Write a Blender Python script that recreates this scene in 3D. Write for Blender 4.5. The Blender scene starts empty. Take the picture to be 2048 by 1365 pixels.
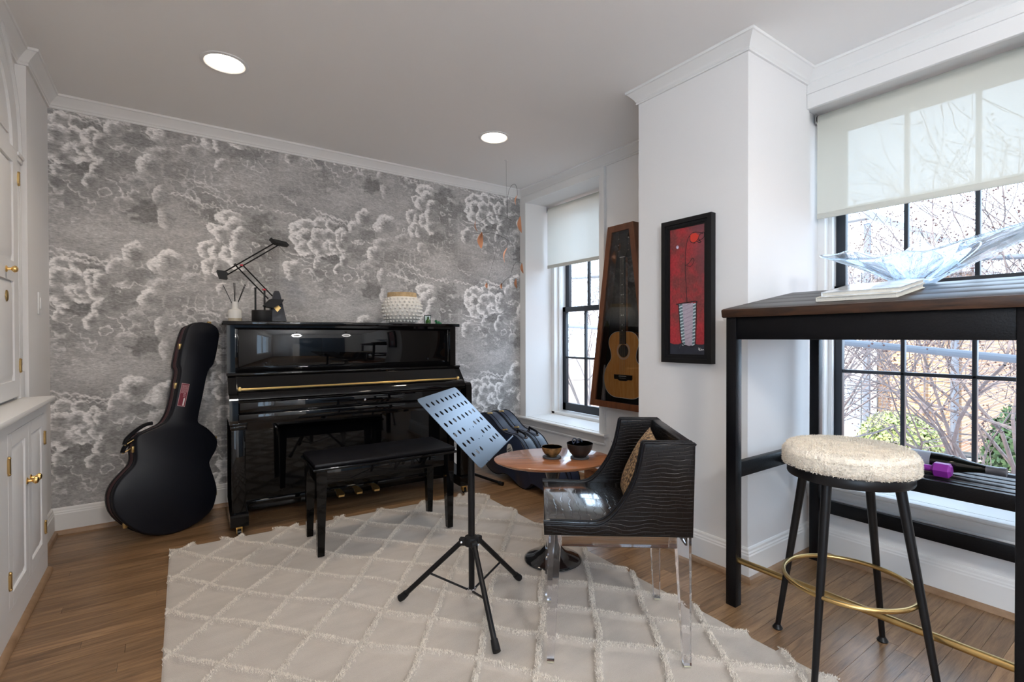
import bpy, bmesh, math, random
import numpy as np
from mathutils import Vector, Matrix
random.seed(7); rng = np.random.default_rng(7)
S = bpy.context.scene
C = S.collection
PI = math.pi

# ------------------------------------------------------------------ camera, world, sun, exposure
H = 1.15; XL_ = -.562
def cam_setup():
    f, y, p, r = 988.2, .6087, -.0083, -.0023
    cy, sy, cp, sp, cr, sr = math.cos(y), math.sin(y), math.cos(p), math.sin(p), math.cos(r), math.sin(r)
    fwd = Vector((sy*cp, cy*cp, sp)); right = Vector((cy, -sy, 0)); up = right.cross(fwd)
    r2 = cr*right + sr*up; u2 = -sr*right + cr*up
    cd = bpy.data.cameras.new('camera'); co = bpy.data.objects.new('camera', cd); C.objects.link(co)
    cd.sensor_width = 36; cd.lens = 36*f/2048; cd.clip_start = .02; cd.clip_end = 200
    m = Matrix((r2, u2, -fwd)).transposed().to_4x4(); m.translation = Vector((0, 0, H))
    co.matrix_world = m; S.camera = co
cam_setup()
S.view_settings.view_transform = 'Standard'; S.view_settings.look = 'None'
S.view_settings.gamma = 1; S.view_settings.use_curve_mapping = False
S.view_settings.exposure = 1.08
S.cycles.use_denoising = True
S.cycles.max_bounces = 10; S.cycles.diffuse_bounces = 5; S.cycles.glossy_bounces = 5
S.cycles.transmission_bounces = 8; S.cycles.transparent_max_bounces = 16
S.cycles.sample_clamp_indirect = 6; S.cycles.caustics_reflective = False; S.cycles.caustics_refractive = True
S.cycles.blur_glossy = .6
W = bpy.data.worlds.new('sky'); S.world = W; W.use_nodes = True
bg = W.node_tree.nodes['Background']; bg.inputs[0].default_value = (.60, .78, 1, 1); bg.inputs[1].default_value = 3.9
sd = bpy.data.lights.new('sun', 'SUN'); sd.energy = 5; sd.angle = .01; sd.color = (1, .93, .82)
so = bpy.data.objects.new('sun', sd); C.objects.link(so)
so.rotation_euler = Vector((.72, -.38, -.58)).to_track_quat('-Z', 'Y').to_euler()
def portal(name, loc, rot, sx, sy):
    l = bpy.data.lights.new(name, 'AREA'); l.shape = 'RECTANGLE'; l.size = sx; l.size_y = sy
    l.cycles.is_portal = True
    o = bpy.data.objects.new(name, l); C.objects.link(o); o.location = loc; o.rotation_euler = rot
portal('window_portal', (3.30, 3.30, 1.42), (0, PI/2, 0), 2.1, 1.0)
portal('window_portal', (3.30, .82, 1.42), (0, PI/2, 0), 2.1, 1.1)

portal('window_portal', (XL_-.19, -1.4, 1.37), (0, -PI/2, 0), 1.74, 1.7)

# ------------------------------------------------------------------ helpers
class MB:
    """collects shapes into one mesh"""
    def __init__(s): s.v = []; s.f = []
    def add(s, v, f):
        n = len(s.v); s.v += [tuple(p) for p in v]; s.f += [tuple(i+n for i in q) for q in f]; return s
    def box(s, x0, x1, y0, y1, z0, z1, b=0.0, M=None):
        if b <= 0:
            v = [(x, y, z) for z in (z0, z1) for y in (y0, y1) for x in (x0, x1)]
            f = [(0,2,3,1),(4,5,7,6),(0,1,5,4),(2,6,7,3),(0,4,6,2),(1,3,7,5)]
        else:
            b = min(b, (x1-x0)/2.01, (y1-y0)/2.01, (z1-z0)/2.01)
            bm = bmesh.new(); bmesh.ops.create_cube(bm, size=1)
            for q in bm.verts: q.co = Vector(((x0+x1)/2+q.co.x*(x1-x0), (y0+y1)/2+q.co.y*(y1-y0), (z0+z1)/2+q.co.z*(z1-z0)))
            bmesh.ops.bevel(bm, geom=bm.edges[:], offset=b, segments=2, affect='EDGES', profile=.5)
            v = [tuple(q.co) for q in bm.verts]; f = [tuple(q.index for q in fc.verts) for fc in bm.faces]; bm.free()
        if M is not None: v = [tuple(M @ Vector(p)) for p in v]
        return s.add(v, f)
    def tube(s, pts, r, n=10, caps=True):
        pts = [Vector(p) for p in pts]; m = len(pts)
        rs = r if isinstance(r, (list, tuple)) else [r]*m
        v = []; f = []; ref = None
        for i, p in enumerate(pts):
            d = (pts[min(i+1, m-1)]-pts[max(i-1, 0)]).normalized()
            if ref is None: ref = Vector((0, 0, 1)) if abs(d.z) < .9 else Vector((1, 0, 0))
            a = (ref - d*ref.dot(d)).normalized(); ref = a; b = d.cross(a)
            for k in range(n):
                t = 2*PI*k/n; v.append(p+(a*math.cos(t)+b*math.sin(t))*rs[i])
        for i in range(m-1):
            for k in range(n):
                f.append((i*n+k, i*n+(k+1) % n, (i+1)*n+(k+1) % n, (i+1)*n+k))
        if caps: f.append(tuple(range(n))[::-1]); f.append(tuple((m-1)*n+k for k in range(n)))
        return s.add(v, f)
    def ring(s, c, R, r, n=48, k=10, M=None):
        v = []; f = []
        for i in range(n):
            a = 2*PI*i/n
            for j in range(k):
                t = 2*PI*j/k; q = Vector(((R+r*math.cos(t))*math.cos(a), (R+r*math.cos(t))*math.sin(a), r*math.sin(t)))
                if M is not None: q = M @ q
                v.append(q+Vector(c))
        for i in range(n):
            for j in range(k): f.append((i*k+j, ((i+1) % n)*k+j, ((i+1) % n)*k+(j+1) % k, i*k+(j+1) % k))
        return s.add(v, f)
    def lathe(s, prof, c=(0,0,0), n=32, M=None, sx=1, sy=1):
        v = []; f = []; m = len(prof)
        for r, z in prof:
            for k in range(n):
                t = 2*PI*k/n; q = Vector((r*math.cos(t)*sx, r*math.sin(t)*sy, z))
                if M is not None: q = M @ q
                v.append(q+Vector(c))
        for i in range(m-1):
            for k in range(n): f.append((i*n+k, i*n+(k+1) % n, (i+1)*n+(k+1) % n, (i+1)*n+k))
        if prof[0][0] > 1e-5: f.append(tuple(range(n))[::-1])
        if prof[-1][0] > 1e-5: f.append(tuple((m-1)*n+k for k in range(n)))
        return s.add(v, f)
    def prism(s, poly, d0, d1, fn):
        """poly in 2D extruded from d0 to d1, fn(a,b,d)->xyz"""
        n = len(poly)
        v = [fn(a, b, d0) for a, b in poly]+[fn(a, b, d1) for a, b in poly]
        f = [tuple(range(n)), tuple(range(2*n-1, n-1, -1))]
        f += [(i+n, (i+1) % n+n, (i+1) % n, i) for i in range(n)]
        return s.add(v, f)
    def sphere(s, c, r, n=12, sc=(1,1,1), M=None):
        prof = [(max(1e-6, r*math.sin(PI*i/(n//2))), -r*math.cos(PI*i/(n//2))) for i in range(n//2+1)]
        v = []; f = []; m = len(prof)
        for a, z in prof:
            for k in range(n):
                t = 2*PI*k/n; q = Vector((a*math.cos(t)*sc[0], a*math.sin(t)*sc[1], z*sc[2]))
                if M is not None: q = M @ q
                v.append(q+Vector(c))
        for i in range(m-1):
            for k in range(n): f.append((i*n+k, i*n+(k+1) % n, (i+1)*n+(k+1) % n, (i+1)*n+k))
        return s.add(v, f)
    def mesh(s, name, mat, ang=35):
        me = bpy.data.meshes.new(name); me.from_pydata([tuple(p) for p in s.v], [], s.f)
        bm = bmesh.new(); bm.from_mesh(me)
        bmesh.ops.remove_doubles(bm, verts=bm.verts[:], dist=1e-6)
        bmesh.ops.recalc_face_normals(bm, faces=bm.faces[:]); bm.to_mesh(me); bm.free()
        finish(me, mat, ang); return me
    def build(s, name, mat, parent=None, ang=35, **kw):
        return link(name, s.mesh(name, mat, ang), parent, **kw)
def finish(me, mat, ang=35):
    me.materials.append(mat)
    if ang and len(me.polygons):
        me.polygons.foreach_set('use_smooth', [True]*len(me.polygons))
        me.set_sharp_from_angle(angle=math.radians(ang))
def link(name, me, parent=None, loc=None, rotz=0, label=None, cat=None, group=None, kind=None):
    o = bpy.data.objects.new(name, me); C.objects.link(o)
    if parent: o.parent = parent
    if loc is not None: o.location = loc
    if rotz: o.rotation_euler = (0, 0, rotz)
    if label: o['label'] = label
    if cat: o['category'] = cat
    if group: o['group'] = group
    if kind: o['kind'] = kind
    return o
def thing(name, label, cat, loc=(0,0,0), rotz=0, group=None, kind=None):
    o = link(name, None, None, loc, rotz, label, cat, group, kind); o.empty_display_size = .05; return o
def T(rx=0, ry=0, rz=0, loc=(0,0,0)):
    return Matrix.Translation(loc) @ Matrix.Rotation(rz, 4, 'Z') @ Matrix.Rotation(ry, 4, 'Y') @ Matrix.Rotation(rx, 4, 'X')
def big_mesh(name, V, F, mat, smooth=False, parent=None, **kw):
    """numpy mesh: V (n,3), F (m,k)"""
    me = bpy.data.meshes.new(name); n, m, k = len(V), len(F), F.shape[1]
    me.vertices.add(n); me.vertices.foreach_set('co', V.astype(np.float32).ravel())
    me.loops.add(m*k); me.loops.foreach_set('vertex_index', F.astype(np.int32).ravel())
    me.polygons.add(m); me.polygons.foreach_set('loop_start', np.arange(0, m*k, k, dtype=np.int32))
    me.update(calc_edges=True)
    if smooth: me.polygons.foreach_set('use_smooth', np.ones(m, bool))
    me.materials.append(mat)
    return link(name, me, parent, **kw)
def grid_faces(nx, ny):
    i = np.arange(nx-1)[:, None]*ny+np.arange(ny-1)[None]; i = i.ravel()
    return np.stack([i, i+ny, i+ny+1, i+1], 1)
def catmull(P, n=8, closed=False):
    P = [np.array(p, float) for p in P]; out = []; m = len(P)
    for i in range(m if closed else m-1):
        g = (lambda k: P[k % m]) if closed else (lambda k: P[min(max(k, 0), m-1)])
        a, b, c, d = g(i-1), g(i), g(i+1), g(i+2)
        for t in np.arange(n)/n:
            out.append(.5*((2*b)+(-a+c)*t+(2*a-5*b+4*c-d)*t*t+(-a+3*b-3*c+d)*t**3))
    if not closed: out.append(P[-1])
    return out

# ------------------------------------------------------------------ materials
def mat(name, col=(.8,.8,.8), rough=.5, metal=0, spec=.5, coat=0, bump=None, var=None, trans=0, ior=1.45, emit=None, sheen=0, coatr=.05):
    """bump=(scale, strength, detail), var=(scale, amount, stretch xyz)"""
    m = bpy.data.materials.new(name); m.use_nodes = True; nt = m.node_tree; b = nt.nodes['Principled BSDF']
    b.inputs['Base Color'].default_value = (*col, 1); b.inputs['Roughness'].default_value = rough
    b.inputs['Metallic'].default_value = metal; b.inputs['Specular IOR Level'].default_value = spec
    b.inputs['Coat Weight'].default_value = coat; b.inputs['Coat Roughness'].default_value = coatr
    b.inputs['Transmission Weight'].default_value = trans; b.inputs['IOR'].default_value = ior
    b.inputs['Sheen Weight'].default_value = sheen
    if emit: b.inputs['Emission Color'].default_value = (*emit[0], 1); b.inputs['Emission Strength'].default_value = emit[1]
    L = nt.links.new
    tc = nt.nodes.new('ShaderNodeTexCoord')
    if var:
        mp = nt.nodes.new('ShaderNodeMapping'); mp.inputs['Scale'].default_value = var[2] if len(var) > 2 else (1,1,1)
        n = nt.nodes.new('ShaderNodeTexNoise'); n.inputs['Scale'].default_value = var[0]; n.inputs['Detail'].default_value = 5
        L(tc.outputs['Object'], mp.inputs[0]); L(mp.outputs[0], n.inputs[0])
        r = nt.nodes.new('ShaderNodeMapRange'); r.inputs[1].default_value = .3; r.inputs[2].default_value = .7
        r.inputs[3].default_value = 1-var[1]; r.inputs[4].default_value = 1+var[1]; L(n.outputs[0], r.inputs[0])
        h = nt.nodes.new('ShaderNodeHueSaturation'); h.inputs['Color'].default_value = (*col, 1)
        L(r.outputs[0], h.inputs['Value']); L(h.outputs[0], b.inputs['Base Color'])
    if bump:
        n = nt.nodes.new('ShaderNodeTexNoise'); n.inputs['Scale'].default_value = bump[0]; n.inputs['Detail'].default_value = bump[2] if len(bump) > 2 else 3
        L(tc.outputs['Object'], n.inputs[0]); bp = nt.nodes.new('ShaderNodeBump'); bp.inputs['Strength'].default_value = bump[1]; bp.inputs['Distance'].default_value = .01
        L(n.outputs[0], bp.inputs['Height']); L(bp.outputs[0], b.inputs['Normal'])
    return m
def wood(name, c1, c2, rough=.4, scale=6, stretch=(1, 12, 12), rnd=0.0, coat=0, ring=.6, spec=.5):
    m = bpy.data.materials.new(name); m.use_nodes = True; nt = m.node_tree; b = nt.nodes['Principled BSDF']; L = nt.links.new
    b.inputs['Roughness'].default_value = rough; b.inputs['Coat Weight'].default_value = coat; b.inputs['Specular IOR Level'].default_value = spec
    tc = nt.nodes.new('ShaderNodeTexCoord'); oi = nt.nodes.new('ShaderNodeObjectInfo')
    ad = nt.nodes.new('ShaderNodeVectorMath'); ad.operation = 'ADD'
    sc = nt.nodes.new('ShaderNodeMath'); sc.operation = 'MULTIPLY'; sc.inputs[1].default_value = 37 if rnd else 0
    L(oi.outputs['Random'], sc.inputs[0]); L(tc.outputs['Object'], ad.inputs[0]); L(sc.outputs[0], ad.inputs[1])
    mp = nt.nodes.new('ShaderNodeMapping'); mp.inputs['Scale'].default_value = stretch; L(ad.outputs[0], mp.inputs[0])
    n = nt.nodes.new('ShaderNodeTexNoise'); n.inputs['Scale'].default_value = scale; n.inputs['Detail'].default_value = 7; n.inputs['Distortion'].default_value = ring; L(mp.outputs[0], n.inputs[0])
    n2 = nt.nodes.new('ShaderNodeTexNoise'); n2.inputs['Scale'].default_value = scale*7; n2.inputs['Detail'].default_value = 4; L(mp.outputs[0], n2.inputs[0])
    mx = nt.nodes.new('ShaderNodeMath'); mx.operation = 'MULTIPLY_ADD'; mx.inputs[1].default_value = .35; L(n2.outputs[0], mx.inputs[0]); L(n.outputs[0], mx.inputs[2])
    cr = nt.nodes.new('ShaderNodeValToRGB'); cr.color_ramp.elements[0].position = .42; cr.color_ramp.elements[1].position = .85
    cr.color_ramp.elements[0].color = (*c1, 1); cr.color_ramp.elements[1].color = (*c2, 1); L(mx.outputs[0], cr.inputs[0])
    hs = nt.nodes.new('ShaderNodeHueSaturation'); L(cr.outputs[0], hs.inputs['Color'])
    mr = nt.nodes.new('ShaderNodeMapRange'); mr.inputs[3].default_value = 1-rnd; mr.inputs[4].default_value = 1+rnd
    L(oi.outputs['Random'], mr.inputs[0]); L(mr.outputs[0], hs.inputs['Value']); L(hs.outputs[0], b.inputs['Base Color'])
    bp = nt.nodes.new('ShaderNodeBump'); bp.inputs['Strength'].default_value = .12; bp.inputs['Distance'].default_value = .002
    L(n2.outputs[0], bp.inputs['Height']); L(bp.outputs[0], b.inputs['Normal'])
    return m
def attr_mat(name, rough=.9, hatch=False, spec=.3, bump=0):
    """flat print: colour from the mesh's own colour attribute, with fine grain"""
    m = bpy.data.materials.new(name); m.use_nodes = True; nt = m.node_tree; b = nt.nodes['Principled BSDF']; L = nt.links.new
    b.inputs['Roughness'].default_value = rough; b.inputs['Specular IOR Level'].default_value = spec
    a = nt.nodes.new('ShaderNodeAttribute'); a.attribute_name = 'print'
    tc = nt.nodes.new('ShaderNodeTexCoord')
    if hatch:
        mp = nt.nodes.new('ShaderNodeMapping'); mp.inputs['Scale'].default_value = (28, 1, 190); L(tc.outputs['Object'], mp.inputs[0])
        n = nt.nodes.new('ShaderNodeTexNoise'); n.inputs['Scale'].default_value = 1.6; n.inputs['Detail'].default_value = 6; n.inputs['Roughness'].default_value = .75; L(mp.outputs[0], n.inputs[0])
        mr = nt.nodes.new('ShaderNodeMapRange'); mr.inputs[1].default_value = .34; mr.inputs[2].default_value = .66; mr.inputs[3].default_value = .66; mr.inputs[4].default_value = 1.26
        L(n.outputs[0], mr.inputs[0]); h = nt.nodes.new('ShaderNodeHueSaturation'); L(a.outputs['Color'], h.inputs['Color']); L(mr.outputs[0], h.inputs['Value'])
        L(h.outputs[0], b.inputs['Base Color'])
    else:
        L(a.outputs['Color'], b.inputs['Base Color'])
    if bump:
        n = nt.nodes.new('ShaderNodeTexNoise'); n.inputs['Scale'].default_value = 180; L(tc.outputs['Object'], n.inputs[0])
        bp = nt.nodes.new('ShaderNodeBump'); bp.inputs['Strength'].default_value = bump; bp.inputs['Distance'].default_value = .003; L(n.outputs[0], bp.inputs['Height']); L(bp.outputs[0], b.inputs['Normal'])
    return m
def thin_glass(name, tint=(1,1,1), gl=1.0, ior=1.5):
    m = bpy.data.materials.new(name); m.use_nodes = True; nt = m.node_tree; nt.nodes.clear(); L = nt.links.new
    o = nt.nodes.new('ShaderNodeOutputMaterial'); mx = nt.nodes.new('ShaderNodeMixShader'); t = nt.nodes.new('ShaderNodeBsdfTransparent'); g = nt.nodes.new('ShaderNodeBsdfGlossy')
    t.inputs[0].default_value = (*tint, 1); g.inputs['Roughness'].default_value = 0.0
    fr = nt.nodes.new('ShaderNodeFresnel'); fr.inputs[0].default_value = ior
    ml = nt.nodes.new('ShaderNodeMath'); ml.operation = 'MULTIPLY'; ml.inputs[1].default_value = gl; L(fr.outputs[0], ml.inputs[0])
    L(ml.outputs[0], mx.inputs[0]); L(t.outputs[0], mx.inputs[1]); L(g.outputs[0], mx.inputs[2]); L(mx.outputs[0], o.inputs[0]); return m
def glass(name, col=(1,1,1), ior=1.49, rough=0):
    m = bpy.data.materials.new(name); m.use_nodes = True; nt = m.node_tree; nt.nodes.clear(); L = nt.links.new
    o = nt.nodes.new('ShaderNodeOutputMaterial'); g = nt.nodes.new('ShaderNodeBsdfGlass'); g.inputs[0].default_value = (*col, 1); g.inputs['IOR'].default_value = ior; g.inputs['Roughness'].default_value = rough
    L(g.outputs[0], o.inputs[0]); return m
def shade_mat(name, col, tr, thru):
    m = bpy.data.materials.new(name); m.use_nodes = True; nt = m.node_tree; nt.nodes.clear(); L = nt.links.new
    o = nt.nodes.new('ShaderNodeOutputMaterial'); d = nt.nodes.new('ShaderNodeBsdfDiffuse'); t = nt.nodes.new('ShaderNodeBsdfTranslucent'); x = nt.nodes.new('ShaderNodeBsdfTransparent')
    d.inputs[0].default_value = (*col, 1); t.inputs[0].default_value = (*col, 1)
    a = nt.nodes.new('ShaderNodeMixShader'); a.inputs[0].default_value = tr; b = nt.nodes.new('ShaderNodeMixShader'); b.inputs[0].default_value = thru
    L(d.outputs[0], a.inputs[1]); L(t.outputs[0], a.inputs[2]); L(a.outputs[0], b.inputs[1]); L(x.outputs[0], b.inputs[2]); L(b.outputs[0], o.inputs[0]); return m

M = {}
M['wall'] = mat('wall_paint', (.80,.79,.785), .75, bump=(220,.04))
M['ceil'] = mat('ceiling_paint', (.90,.89,.88), .9)
M['trim'] = mat('trim_paint', (.80,.795,.785), .42)
M['cab'] = mat('cabinet_paint', (.78,.78,.785), .38)
M['paper'] = attr_mat('wallpaper_print', .92, hatch=True)
M['print'] = attr_mat('painted_print', .55, bump=.25)
M['flat'] = attr_mat('flat_print', .5)
M['plank'] = wood('oak_planks', (.125,.064,.028), (.31,.185,.094), .30, 3.2, (1.2, 16, 16), rnd=.20, ring=1.2)
M['shoe'] = wood('oak_moulding', (.20,.115,.06), (.36,.23,.14), .45, 5, (1,1,1))
M['sub'] = mat('subfloor', (.05,.03,.02), .9)
M['rug'] = mat('rug_flatweave', (.53,.475,.42), .97, bump=(260,.6,4), var=(5,.07,(1,3,1)), sheen=.2)
M['pile'] = mat('rug_pile', (.80,.74,.66), .95, sheen=.3, var=(60,.12))
M['piano'] = mat('piano_lacquer', (.0025,.0025,.003), .03, spec=.42)
M['satin'] = mat('satin_black_metal', (.005,.005,.006), .36, spec=.35)
M['matte'] = mat('matte_black', (.006,.006,.007), .55, spec=.35)
M['felt'] = mat('black_cushion', (.004,.004,.006), .42, spec=.22)
M['brass'] = mat('polished_brass', (.95,.66,.27), .28, metal=1)
M['abrass'] = mat('aged_brass', (.52,.36,.15), .3, metal=1, var=(14,.15))
M['chrome'] = mat('bright_nickel', (.72,.72,.74), .18, metal=1)
M['case'] = mat('case_vinyl', (.005,.006,.010), .40, spec=.28)
M['caseblue'] = mat('case_vinyl_blue', (.018,.026,.052), .32)
M['maroon'] = mat('maroon_side', (.05,.008,.012), .5, bump=(300,.2))
M['stand'] = mat('grey_metal_desk', (.13,.165,.215), .3, metal=.7)
M['walnut'] = wood('walnut_top', (.25,.085,.033), (.42,.17,.075), .2, 4, (1, 14, 10), coat=.4)
M['casew'] = wood('cherry_case', (.085,.028,.012), (.17,.062,.026), .35, 5, (8, 8, 1))
M['leather'] = None
M['acrylic'] = glass('clear_acrylic', (.985,.985,1), 1.46)
M['crystal'] = glass('crystal', (.90,.95,1), 1.38)
def soften(m, k):
    nt = m.node_tree; o = nt.nodes['Material Output']; g = o.inputs[0].links[0].from_socket; mx = nt.nodes.new('ShaderNodeMixShader'); t = nt.nodes.new('ShaderNodeBsdfTransparent')
    t.inputs[0].default_value = (.96, .98, 1, 1); mx.inputs[0].default_value = k; nt.links.new(g, mx.inputs[1]); nt.links.new(t.outputs[0], mx.inputs[2]); nt.links.new(mx.outputs[0], o.inputs[0])
soften(M['crystal'], .26)
M['pane'] = thin_glass('window_glass', (.97,.99,.99), .6)
M['caseglass'] = thin_glass('case_glass', (.96,.96,.96), 2.2)
M['sash'] = mat('sash_paint', (.022,.026,.034), .35)
M['shadeA'] = shade_mat('blind_fabric', (.80,.80,.74), .34, .008)
M['shadeB'] = shade_mat('blind_mesh_fabric', (.72,.715,.64), .14, .034)
M['shadehem'] = mat('blind_bar', (.62,.62,.56), .6)
M['boucle'] = mat('boucle', (.88,.80,.68), .95, bump=(120,.9,4), sheen=.5, var=(40,.14))
M['foot'] = mat('clear_foot_pad', (.55,.52,.38), .4)
M['copper'] = mat('copper_leaf', (.85,.42,.25), .3, metal=.85)
M['wire'] = mat('dark_wire', (.03,.03,.03), .4, metal=.5)
M['tabletop'] = wood('dark_stained_top', (.012,.009,.008), (.035,.024,.020), .40, 5, (9, 1, 9), spec=.22)
M['nose'] = wood('worn_front_edge', (.010,.007,.006), (.065,.028,.014), .35, 7, (9, 1, 9))
M['tleg'] = mat('black_wood', (.004,.004,.005), .33, bump=(160,.1), spec=.22)
M['whitec'] = mat('white_ceramic', (.72,.70,.66), .5, bump=(90,.3))
M['tan'] = mat('raw_clay', (.50,.36,.20), .85, bump=(120,.5), var=(30,.2))
M['frost'] = mat('frosted_glass', (.80,.79,.76), .35, trans=.25)
M['oil'] = mat('pale_oil', (.70,.62,.48), .2, trans=.4)
M['green'] = mat('green_glass', (.04,.14,.02), .08, trans=.35)
M['frog'] = mat('green_glaze', (.02,.16,.06), .15)
M['white'] = mat('white_plastic', (.80,.80,.80), .35)
M['slot'] = mat('slot_dark', (.02,.02,.02), .6)
M['paperw'] = mat('page_paper', (.72,.69,.62), .8, bump=(300,.3))
M['cover'] = mat('glossy_book_cover', (.66,.70,.74), .12, var=(16,.35))
M['purple'] = mat('purple_vinyl', (.27,.03,.33), .4)
M['bottle'] = mat('dark_bottle', (.004,.005,.004), .06)
M['blabel'] = mat('grey_label', (.30,.32,.38), .4)
M['foil'] = mat('grey_foil', (.20,.20,.22), .35, metal=.6)
M['horn'] = mat('amber_horn', (.16,.09,.03), .2, coat=.5, var=(24,.9))
M['bowlk'] = mat('black_bowl', (.015,.012,.011), .4)
M['bowlr'] = mat('red_lacquer', (.22,.03,.02), .15, coat=.6)
M['stone'] = mat('grey_coaster', (.05,.05,.055), .6)
M['weave'] = None
M['spruce'] = wood('spruce_top', (.78,.31,.075), (.95,.48,.15), .22, 7, (10, 10, 1), coat=.6, ring=.1)
M['ebony'] = mat('ebony', (.012,.010,.009), .3)
M['pearl'] = mat('pearl', (.8,.78,.72), .3)
M['string'] = mat('string_metal', (.6,.5,.35), .3, metal=1)
M['redplastic'] = mat('red_clip', (.5,.03,.05), .4)
M['chest'] = wood('rustic_chest', (.10,.038,.016), (.22,.090,.038), .35, 5, (1, 9, 9))
M['lamp'] = mat('lamp_glow', (1,1,1), .5, emit=((1,.86,.68), 9))

def croc(name):
    m = mat(name, (.005,.0032,.0026), .30, spec=.2, coat=.10); m.node_tree.nodes['Principled BSDF'].inputs['Coat Roughness'].default_value = .12
    nt = m.node_tree; L = nt.links.new; b = nt.nodes['Principled BSDF']
    tc = nt.nodes.new('ShaderNodeTexCoord'); mp = nt.nodes.new('ShaderNodeMapping'); L(tc.outputs['UV'], mp.inputs[0])
    n = nt.nodes.new('ShaderNodeTexNoise'); n.inputs['Scale'].default_value = 9; n.inputs['Detail'].default_value = 1; L(mp.outputs[0], n.inputs[0])
    vm = nt.nodes.new('ShaderNodeMixRGB'); vm.blend_type = 'ADD'; vm.inputs[0].default_value = .055; L(mp.outputs[0], vm.inputs[1]); L(n.outputs['Color'], vm.inputs[2])
    br = nt.nodes.new('ShaderNodeTexBrick'); br.inputs['Scale'].default_value = 1; br.inputs['Brick Width'].default_value = .034; br.inputs['Row Height'].default_value = .013
    br.inputs['Mortar Size'].default_value = .0016; br.inputs['Mortar Smooth'].default_value = 1; br.inputs['Color1'].default_value = (1,1,1,1); br.inputs['Color2'].default_value = (1,1,1,1); br.inputs['Mortar'].default_value = (0,0,0,1)
    L(vm.outputs[0], br.inputs[0]); bp = nt.nodes.new('ShaderNodeBump'); bp.inputs['Strength'].default_value = .4; bp.inputs['Distance'].default_value = .002
    L(br.outputs[0], bp.inputs['Height']); L(bp.outputs[0], b.inputs['Normal']); return m
M['leather'] = croc('crocodile_leather')
def seat_leather(name):
    m = mat(name, (.014,.012,.012), .16, spec=.8, coat=1); nt = m.node_tree; L = nt.links.new; b = nt.nodes['Principled BSDF']; b.inputs['Coat Roughness'].default_value = .08
    tc = nt.nodes.new('ShaderNodeTexCoord'); w = nt.nodes.new('ShaderNodeTexWave'); w.bands_direction = 'X'; w.inputs['Scale'].default_value = 11; w.inputs['Distortion'].default_value = 3.2; w.inputs['Detail'].default_value = 1; w.inputs['Detail Scale'].default_value = 2.2
    L(tc.outputs['Object'], w.inputs[0]); r = nt.nodes.new('ShaderNodeValToRGB'); r.color_ramp.elements[0].position = .0; r.color_ramp.elements[1].position = .14; L(w.outputs[0], r.inputs[0])
    bp = nt.nodes.new('ShaderNodeBump'); bp.inputs['Strength'].default_value = .45; bp.inputs['Distance'].default_value = .0015; L(r.outputs[0], bp.inputs['Height']); L(bp.outputs[0], b.inputs['Normal'])
    return m
M['seat'] = seat_leather('crocodile_seat')
def weave(name):
    m = mat(name, (.42,.25,.12), .7); nt = m.node_tree; L = nt.links.new; b = nt.nodes['Principled BSDF']
    tc = nt.nodes.new('ShaderNodeTexCoord'); v = nt.nodes.new('ShaderNodeTexVoronoi'); v.inputs['Scale'].default_value = 95; L(tc.outputs['Object'], v.inputs[0])
    r = nt.nodes.new('ShaderNodeValToRGB'); r.color_ramp.elements[0].color = (.62,.40,.20,1); r.color_ramp.elements[1].color = (.05,.025,.012,1); r.color_ramp.elements[1].position = .75; L(v.outputs['Distance'], r.inputs[0]); L(r.outputs[0], b.inputs['Base Color'])
    bp = nt.nodes.new('ShaderNodeBump'); bp.inputs['Strength'].default_value = 1; bp.inputs['Distance'].default_value = .004; bp.invert = True; L(v.outputs['Distance'], bp.inputs['Height']); L(bp.outputs[0], b.inputs['Normal']); return m
M['weave'] = weave('woven_cane')

# ------------------------------------------------------------------ the room
XL, XB, YA, ZC, YF = -.562, 2.825, 3.89, 2.56, -2.6
XCOL, YC0, YC1 = 2.235, 1.27, 1.925
def struct(name, mb, m, label=None, ang=35): return mb.build(name, m, None, ang, kind='structure', label=label)
fl = struct('floor', MB().box(XL-.2, XB+.5, YF-.1, YA+.2, -.25, -.013), M['sub'], 'floor of narrow oak strips')
W_ = .0595; rows = int((YA-.26)/W_)+1; pcount = 0; far = MB()
for r in range(rows):
    y1 = YA-.001-r*W_; y0 = y1-W_+.0011; x = XL-random.uniform(.0, .9)
    while x < XB:
        L_ = random.uniform(.65, 1.7); a, b_ = max(x, XL), min(x+L_-.0012, XB)
        if b_-a > .02:
            MB().box((a-b_)/2, (b_-a)/2, (y0-y1)/2, (y1-y0)/2, -.013, random.uniform(-.0004, .0)).build('plank', M['plank'], fl, 0, loc=((a+b_)/2, (y0+y1)/2, 0)); pcount += 1
        x += L_
y = .26-.0
yy = YA-.001-rows*W_
while yy > YF:
    x = XL
    while x < XB:
        L_ = random.uniform(.7, 1.8); far.box(x, min(x+L_-.0012, XB), max(yy-W_+.0011, YF), yy, -.013, 0); x += L_
    yy -= W_
o = far.build('rear_planks', M['plank'], fl, 0); o['kind'] = 'stuff'

struct('ceiling', MB().box(XL-.2, XB+.5, YF-.1, YA+.2, ZC, ZC+.2), M['ceil'], 'plain painted ceiling')
struct('wall_back', MB().box(XL-.2, XB+.5, YA+.006, YA+.2, -.2, ZC), M['wall'], 'wall behind the piano covered in cloud wallpaper')
struct('wall_left', MB().box(XL-.2, XL, 3.36, YA+.1, -.2, ZC).box(XL-.2, XL-.04, YF-.1, -2.25, -.2, ZC).box(XL-.2, XL-.04, -.55, 3.36, -.2, ZC).box(XL-.2, XL-.04, -2.25, -.55, 2.25, ZC).box(XL-.2, XL-.04, -2.25, -.55, -.2, .5), M['wall'], 'white wall with the built-in cupboards')
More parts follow.
